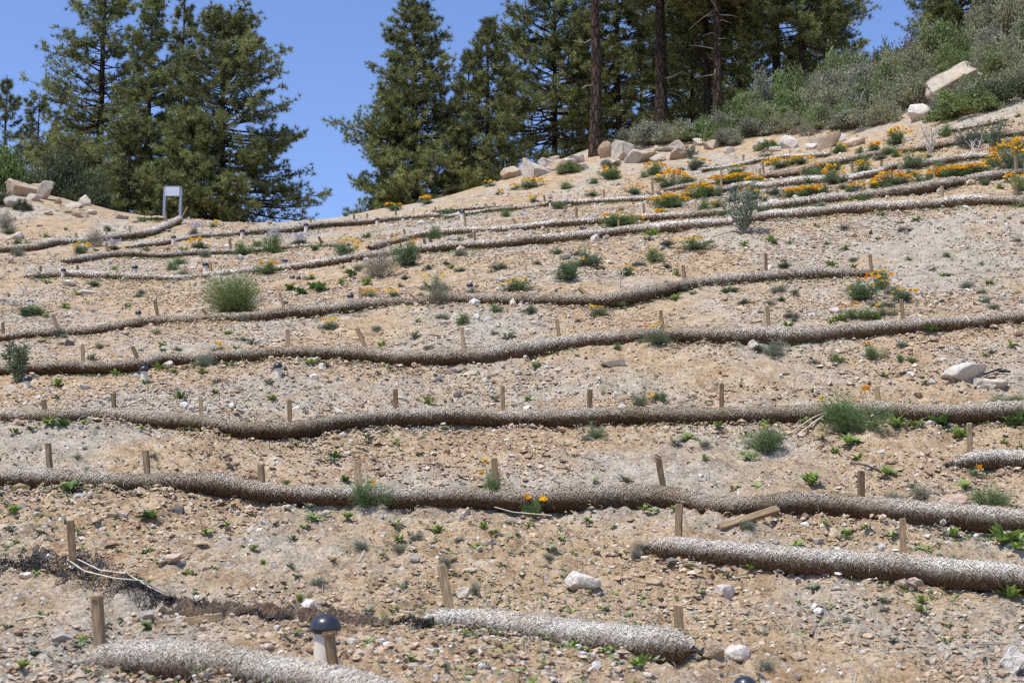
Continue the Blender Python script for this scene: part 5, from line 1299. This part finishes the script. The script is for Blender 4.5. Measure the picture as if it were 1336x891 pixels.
pine('outermost pine at the right of the group, standing behind the scrub', 1047, 132, 60, -110, 86, .32, 23, 9, 110, 'tall', asym=.12)
pine('bushy pine filling the gap behind the boulders', 768, 205, 74, 20, 60, .05, 24, 7, 110, 'round', tone=.85)
pine('bushy pine behind the grey bush left of the thickest trunk', 835, 180, 76, 10, 62, .05, 25, 7, 110, 'round', tone=.8)
pine('bushy pine behind the thickest trunk', 885, 170, 78, -10, 62, .05, 26, 7, 110, 'round', tone=.8)
pine('bushy pine behind the reddish trunk', 965, 150, 74, 0, 70, .05, 27, 7, 120, 'round', tone=.82)
pine('bushy pine at the far right of the group above the scrub', 1075, 110, 74, 0, 58, .08, 28, 7, 100, 'round', tone=.9)
pine('lone pine crown at the top right rising behind the scrub', 1255, 40, 74, -90, 84, .02, 29, 11, 130, 'round', tone=.92)
pine('dark small pine behind the scrub left of the reddish-brown bush', 1040, 140, 72, 60, 46, .0, 30, 6, 80, 'round', tone=.8)

# ------------------------------------------------------------------ scrub
def bush_mesh(seed, nl, col, lf=.05, lumps=26, var=.25):
    """a bush one unit in radius: leaves gathered in clumps on short twigs"""
    rng = np.random.default_rng(seed)
    d = unit(rng.normal(0, 1, (lumps, 3)) * np.array([1, 1, .8]) + np.array([0, 0, .25])); d[:, 2] = np.abs(d[:, 2]) * .95
    c = d * rng.uniform(.55, .98, (lumps, 1)); 
    i = rng.integers(0, lumps, nl)
    P = c[i] + rng.normal(0, .17, (nl, 3)) * np.array([1, 1, .85]) * .82
    P[:, 2] = np.where(P[:, 2] < 0, -P[:, 2] * .4, P[:, 2])
    D = unit(P + np.array([0, 0, .7]) + rng.normal(0, .4, (nl, 3)))
    V, F, ix = blades(P, D, 2, lf, lf * .26, .6, rng, leaf=True)
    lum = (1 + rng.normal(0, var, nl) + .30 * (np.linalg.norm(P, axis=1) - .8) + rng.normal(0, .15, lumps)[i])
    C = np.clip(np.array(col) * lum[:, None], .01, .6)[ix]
    st = np.stack([c * np.array([.08, .08, 0]), c * np.array([.5, .5, .45]) + rng.normal(0, .05, (lumps, 3)), c], 1)
    v, f = tubes(st, np.tile([.022, .014, .006], (lumps, 1)), 4); b = Buf(); b.add(v, f, (0.17, 0.12, 0.095))
    return (V, F, C), b
BM = {}
for nm, a in {'sage0': (1, 5200, (0.255, 0.285, 0.125), .085), 'sage1': (2, 5200, (0.32, 0.315, 0.185), .08, 32), 'sage2': (3, 5200, (0.205, 0.255, 0.090), .09, 22), 'grey': (4, 4800, (0.31, 0.31, 0.215), .08), 'rust': (5, 4200, (0.21, 0.145, 0.10), .09, 30, .4),
              'dark': (6, 5000, (0.115, 0.135, 0.066), .08), 'lime': (7, 4500, (0.17, 0.23, 0.075), .09)}.items():
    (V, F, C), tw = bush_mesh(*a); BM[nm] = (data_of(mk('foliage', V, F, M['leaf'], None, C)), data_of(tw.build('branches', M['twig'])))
def bush(px, py, w, h, kind, label, group=None, Y=None, name='scrub_bush', cat='bush'):
    p = at(px, py, 0) if Y is None else pt(px, py, Y)
    if Y is not None: p[2] = float(H0(p[0:1], p[1:2])[0]); 
    k = p[1] / FOC
    root = thing(name, label, cat, p + np.array([0, 0, -.05]), group)
    rz = prng.uniform(0, 6.28)
    for me, nm in zip(BM[kind], ('foliage', 'branches')): child(nm, me, root, (0, 0, 0), (0, 0, rz), (w * k / 2, w * k / 2 * .9, h * k))
    return root
SG = 'grey-green scrub covering the upper right bank'
SL = 'grey-green scrub bush in the thicket covering the upper right bank'
sc = np.random.default_rng(8)
edge = lambda x: np.interp(x, [800, 880, 950, 1010, 1080, 1130, 1180, 1230, 1290, 1345], [182, 186, 186, 180, 172, 170, 166, 150, 138, 126])
topl = lambda x: np.interp(x, [800, 900, 960, 1050, 1110, 1160, 1220, 1280, 1345], [176, 178, 166, 138, 118, 106, 92, 72, 46])
for row in range(7):
    x = 945 + sc.uniform(-10, 10)
    while x < 1350:
        lo, hi = edge(x), topl(x)
        y = lo - 4 + (hi - lo) * (row / 6.0) + sc.uniform(-3, 3)
        if lo - hi > row * 4 or row == 0:
            ok = not (abs(x - 1204) < 20 and y > 140) and not (1205 < x < 1262 and 98 < y < 134)
            if ok: bush(x, y, sc.uniform(44, 80), sc.uniform(26, 40) + row * 3.0 + (16 if row == 6 else 0), sc.choice(['sage0', 'sage1', 'sage2', 'grey']), SL, SG)
        x += sc.uniform(34, 50)
for x, y, w, h, kd, lab in [
 (846,190,66,36,'grey','silvery grey bush behind the long low pale boulder'),(815,192,44,26,'grey','grey bush growing out behind the tall pale boulder'),(880,186,60,32,'sage1','grey-green bush behind the flat white boulder of the skyline row'),
 (915,182,52,26,'sage2','grey-green bush on top of the bare soil mound'),(950,190,46,26,'grey','grey bush at the right foot of the bare soil mound'),(745,225,34,18,'sage2','low round green bush in front of the boulders left of the bare trunk'),
 (792,220,24,14,'grey','little grey bush sprouting in front of the grey boulder by the bare trunk'),(832,206,20,18,'grey','little grey bush against the tall pale boulder'),(1000,196,34,16,'sage2','low dark bush in front of the domed white rock'),
 (1265,150,90,44,'sage2','dark green bush on the right below the leaning slab'),(1310,136,80,40,'dark','dark green bush at the right edge just above the bare soil'),(1240,128,56,30,'sage1','grey-green bush at the foot of the leaning slab'),(1222,112,50,30,'sage2','green bush directly above the lone white boulder'),(1228,155,40,24,'dark','shadowy bush between the lone white boulder and the leaning slab')]:
    bush(x, y, w, h, kd, lab)
bush(1192, 84, 110, 62, 'rust', 'reddish-brown bush on the skyline above the upper right scrub', Y=60)
bush(1150, 98, 64, 44, 'rust', 'smaller reddish-brown bush at the left of the larger one on the skyline', Y=59)
bush(8, 230, 96, 84, 'lime', 'bright green leafy bush at the left edge above the rock pile', Y=51.5, name='leafy_bush')
bush(46, 232, 70, 66, 'grey', 'brownish grey bush between the bright green bush and the pines', Y=52.5)
bush(82, 272, 76, 76, 'dark', 'dark grey-green bush behind the upright boulder of the left rock pile', Y=51.5)
bush(116, 268, 56, 56, 'dark', 'dark bush behind the rounded boulder on the left mound', Y=51.5)
bush(30, 274, 26, 16, 'dark', 'small dark bush in front of the left rock pile')
bush(2, 268, 30, 24, 'dark', 'small dark bush cut by the left edge beside the rock pile')
bush(1080, 148, 60, 36, 'sage2', 'bush at the foot of the outermost pine of the right group', Y=58)

# ------------------------------------------------------------------ light, sky, camera
EL, AZ = math.radians(67), math.radians(-128)      # azimuth from +Y towards +X
sd = np.array([math.sin(AZ) * math.cos(EL), math.cos(AZ) * math.cos(EL), math.sin(EL)])
sun = bpy.data.lights.new('sun', 'SUN'); sun.energy = 5.0; sun.angle = math.radians(0.53); sun.color = (1.0, 0.965, 0.90)
so = bpy.data.objects.new('sun', sun); COL.objects.link(so); so.location = (-20, -10, 60)
from mathutils import Vector
so.rotation_mode = 'QUATERNION'; so.rotation_quaternion = Vector((0, 0, -1)).rotation_difference(Vector((-sd).tolist()))
w = bpy.data.worlds.new('World'); SC.world = w; w.use_nodes = True
nt = w.node_tree; bg = nt.nodes['Background']
sky = nt.nodes.new('ShaderNodeTexSky'); sky.sky_type = 'NISHITA'; sky.sun_disc = False
sky.sun_elevation = EL; sky.sun_rotation = AZ
sky.altitude = 300; sky.air_density = 1.0; sky.dust_density = 0.8; sky.ozone_density = 2.6
tm = nt.nodes.new('ShaderNodeMix'); tm.data_type = 'RGBA'; tm.blend_type = 'MULTIPLY'; tm.inputs[0].default_value = 1.0; tm.inputs[7].default_value = (0.90, 0.95, 1.20, 1)   # clear mountain air
nt.links.new(sky.outputs[0], tm.inputs[6]); nt.links.new(tm.outputs[2], bg.inputs[0]); bg.inputs[1].default_value = 0.165

cam = bpy.data.cameras.new('camera'); co = bpy.data.objects.new('camera', cam); COL.objects.link(co)
co.location = CAM.tolist(); co.rotation_euler = (math.pi / 2 + PITCH, 0, 0)
cam.lens = 50; cam.sensor_width = 36; cam.clip_start = 0.1; cam.clip_end = 1000
cam.dof.use_dof = True; cam.dof.focus_distance = 16.0; cam.dof.aperture_fstop = 3.2
SC.camera = co
SC.render.resolution_x, SC.render.resolution_y = 1024, 682
SC.view_settings.view_transform = 'Standard'; SC.view_settings.look = 'None'; SC.view_settings.exposure = 0; SC.view_settings.gamma = 1
SC.render.engine = 'CYCLES'
SC.cycles.use_denoising = False; SC.cycles.filter_width = 1.2
SC.cycles.max_bounces = 6; SC.cycles.transparent_max_bounces = 4

for k, (px, py) in enumerate([(1000,170),(1060,160),(1120,150),(1160,128),(1290,96),(1030,150),(1310,70)]):
    dead_bush(px, py, 30, 40, 'bare dead twigs poking out of the scrub, %s of several' % ORD[[0,2,3,4,5,1,6][k]], 40 + k, 5)
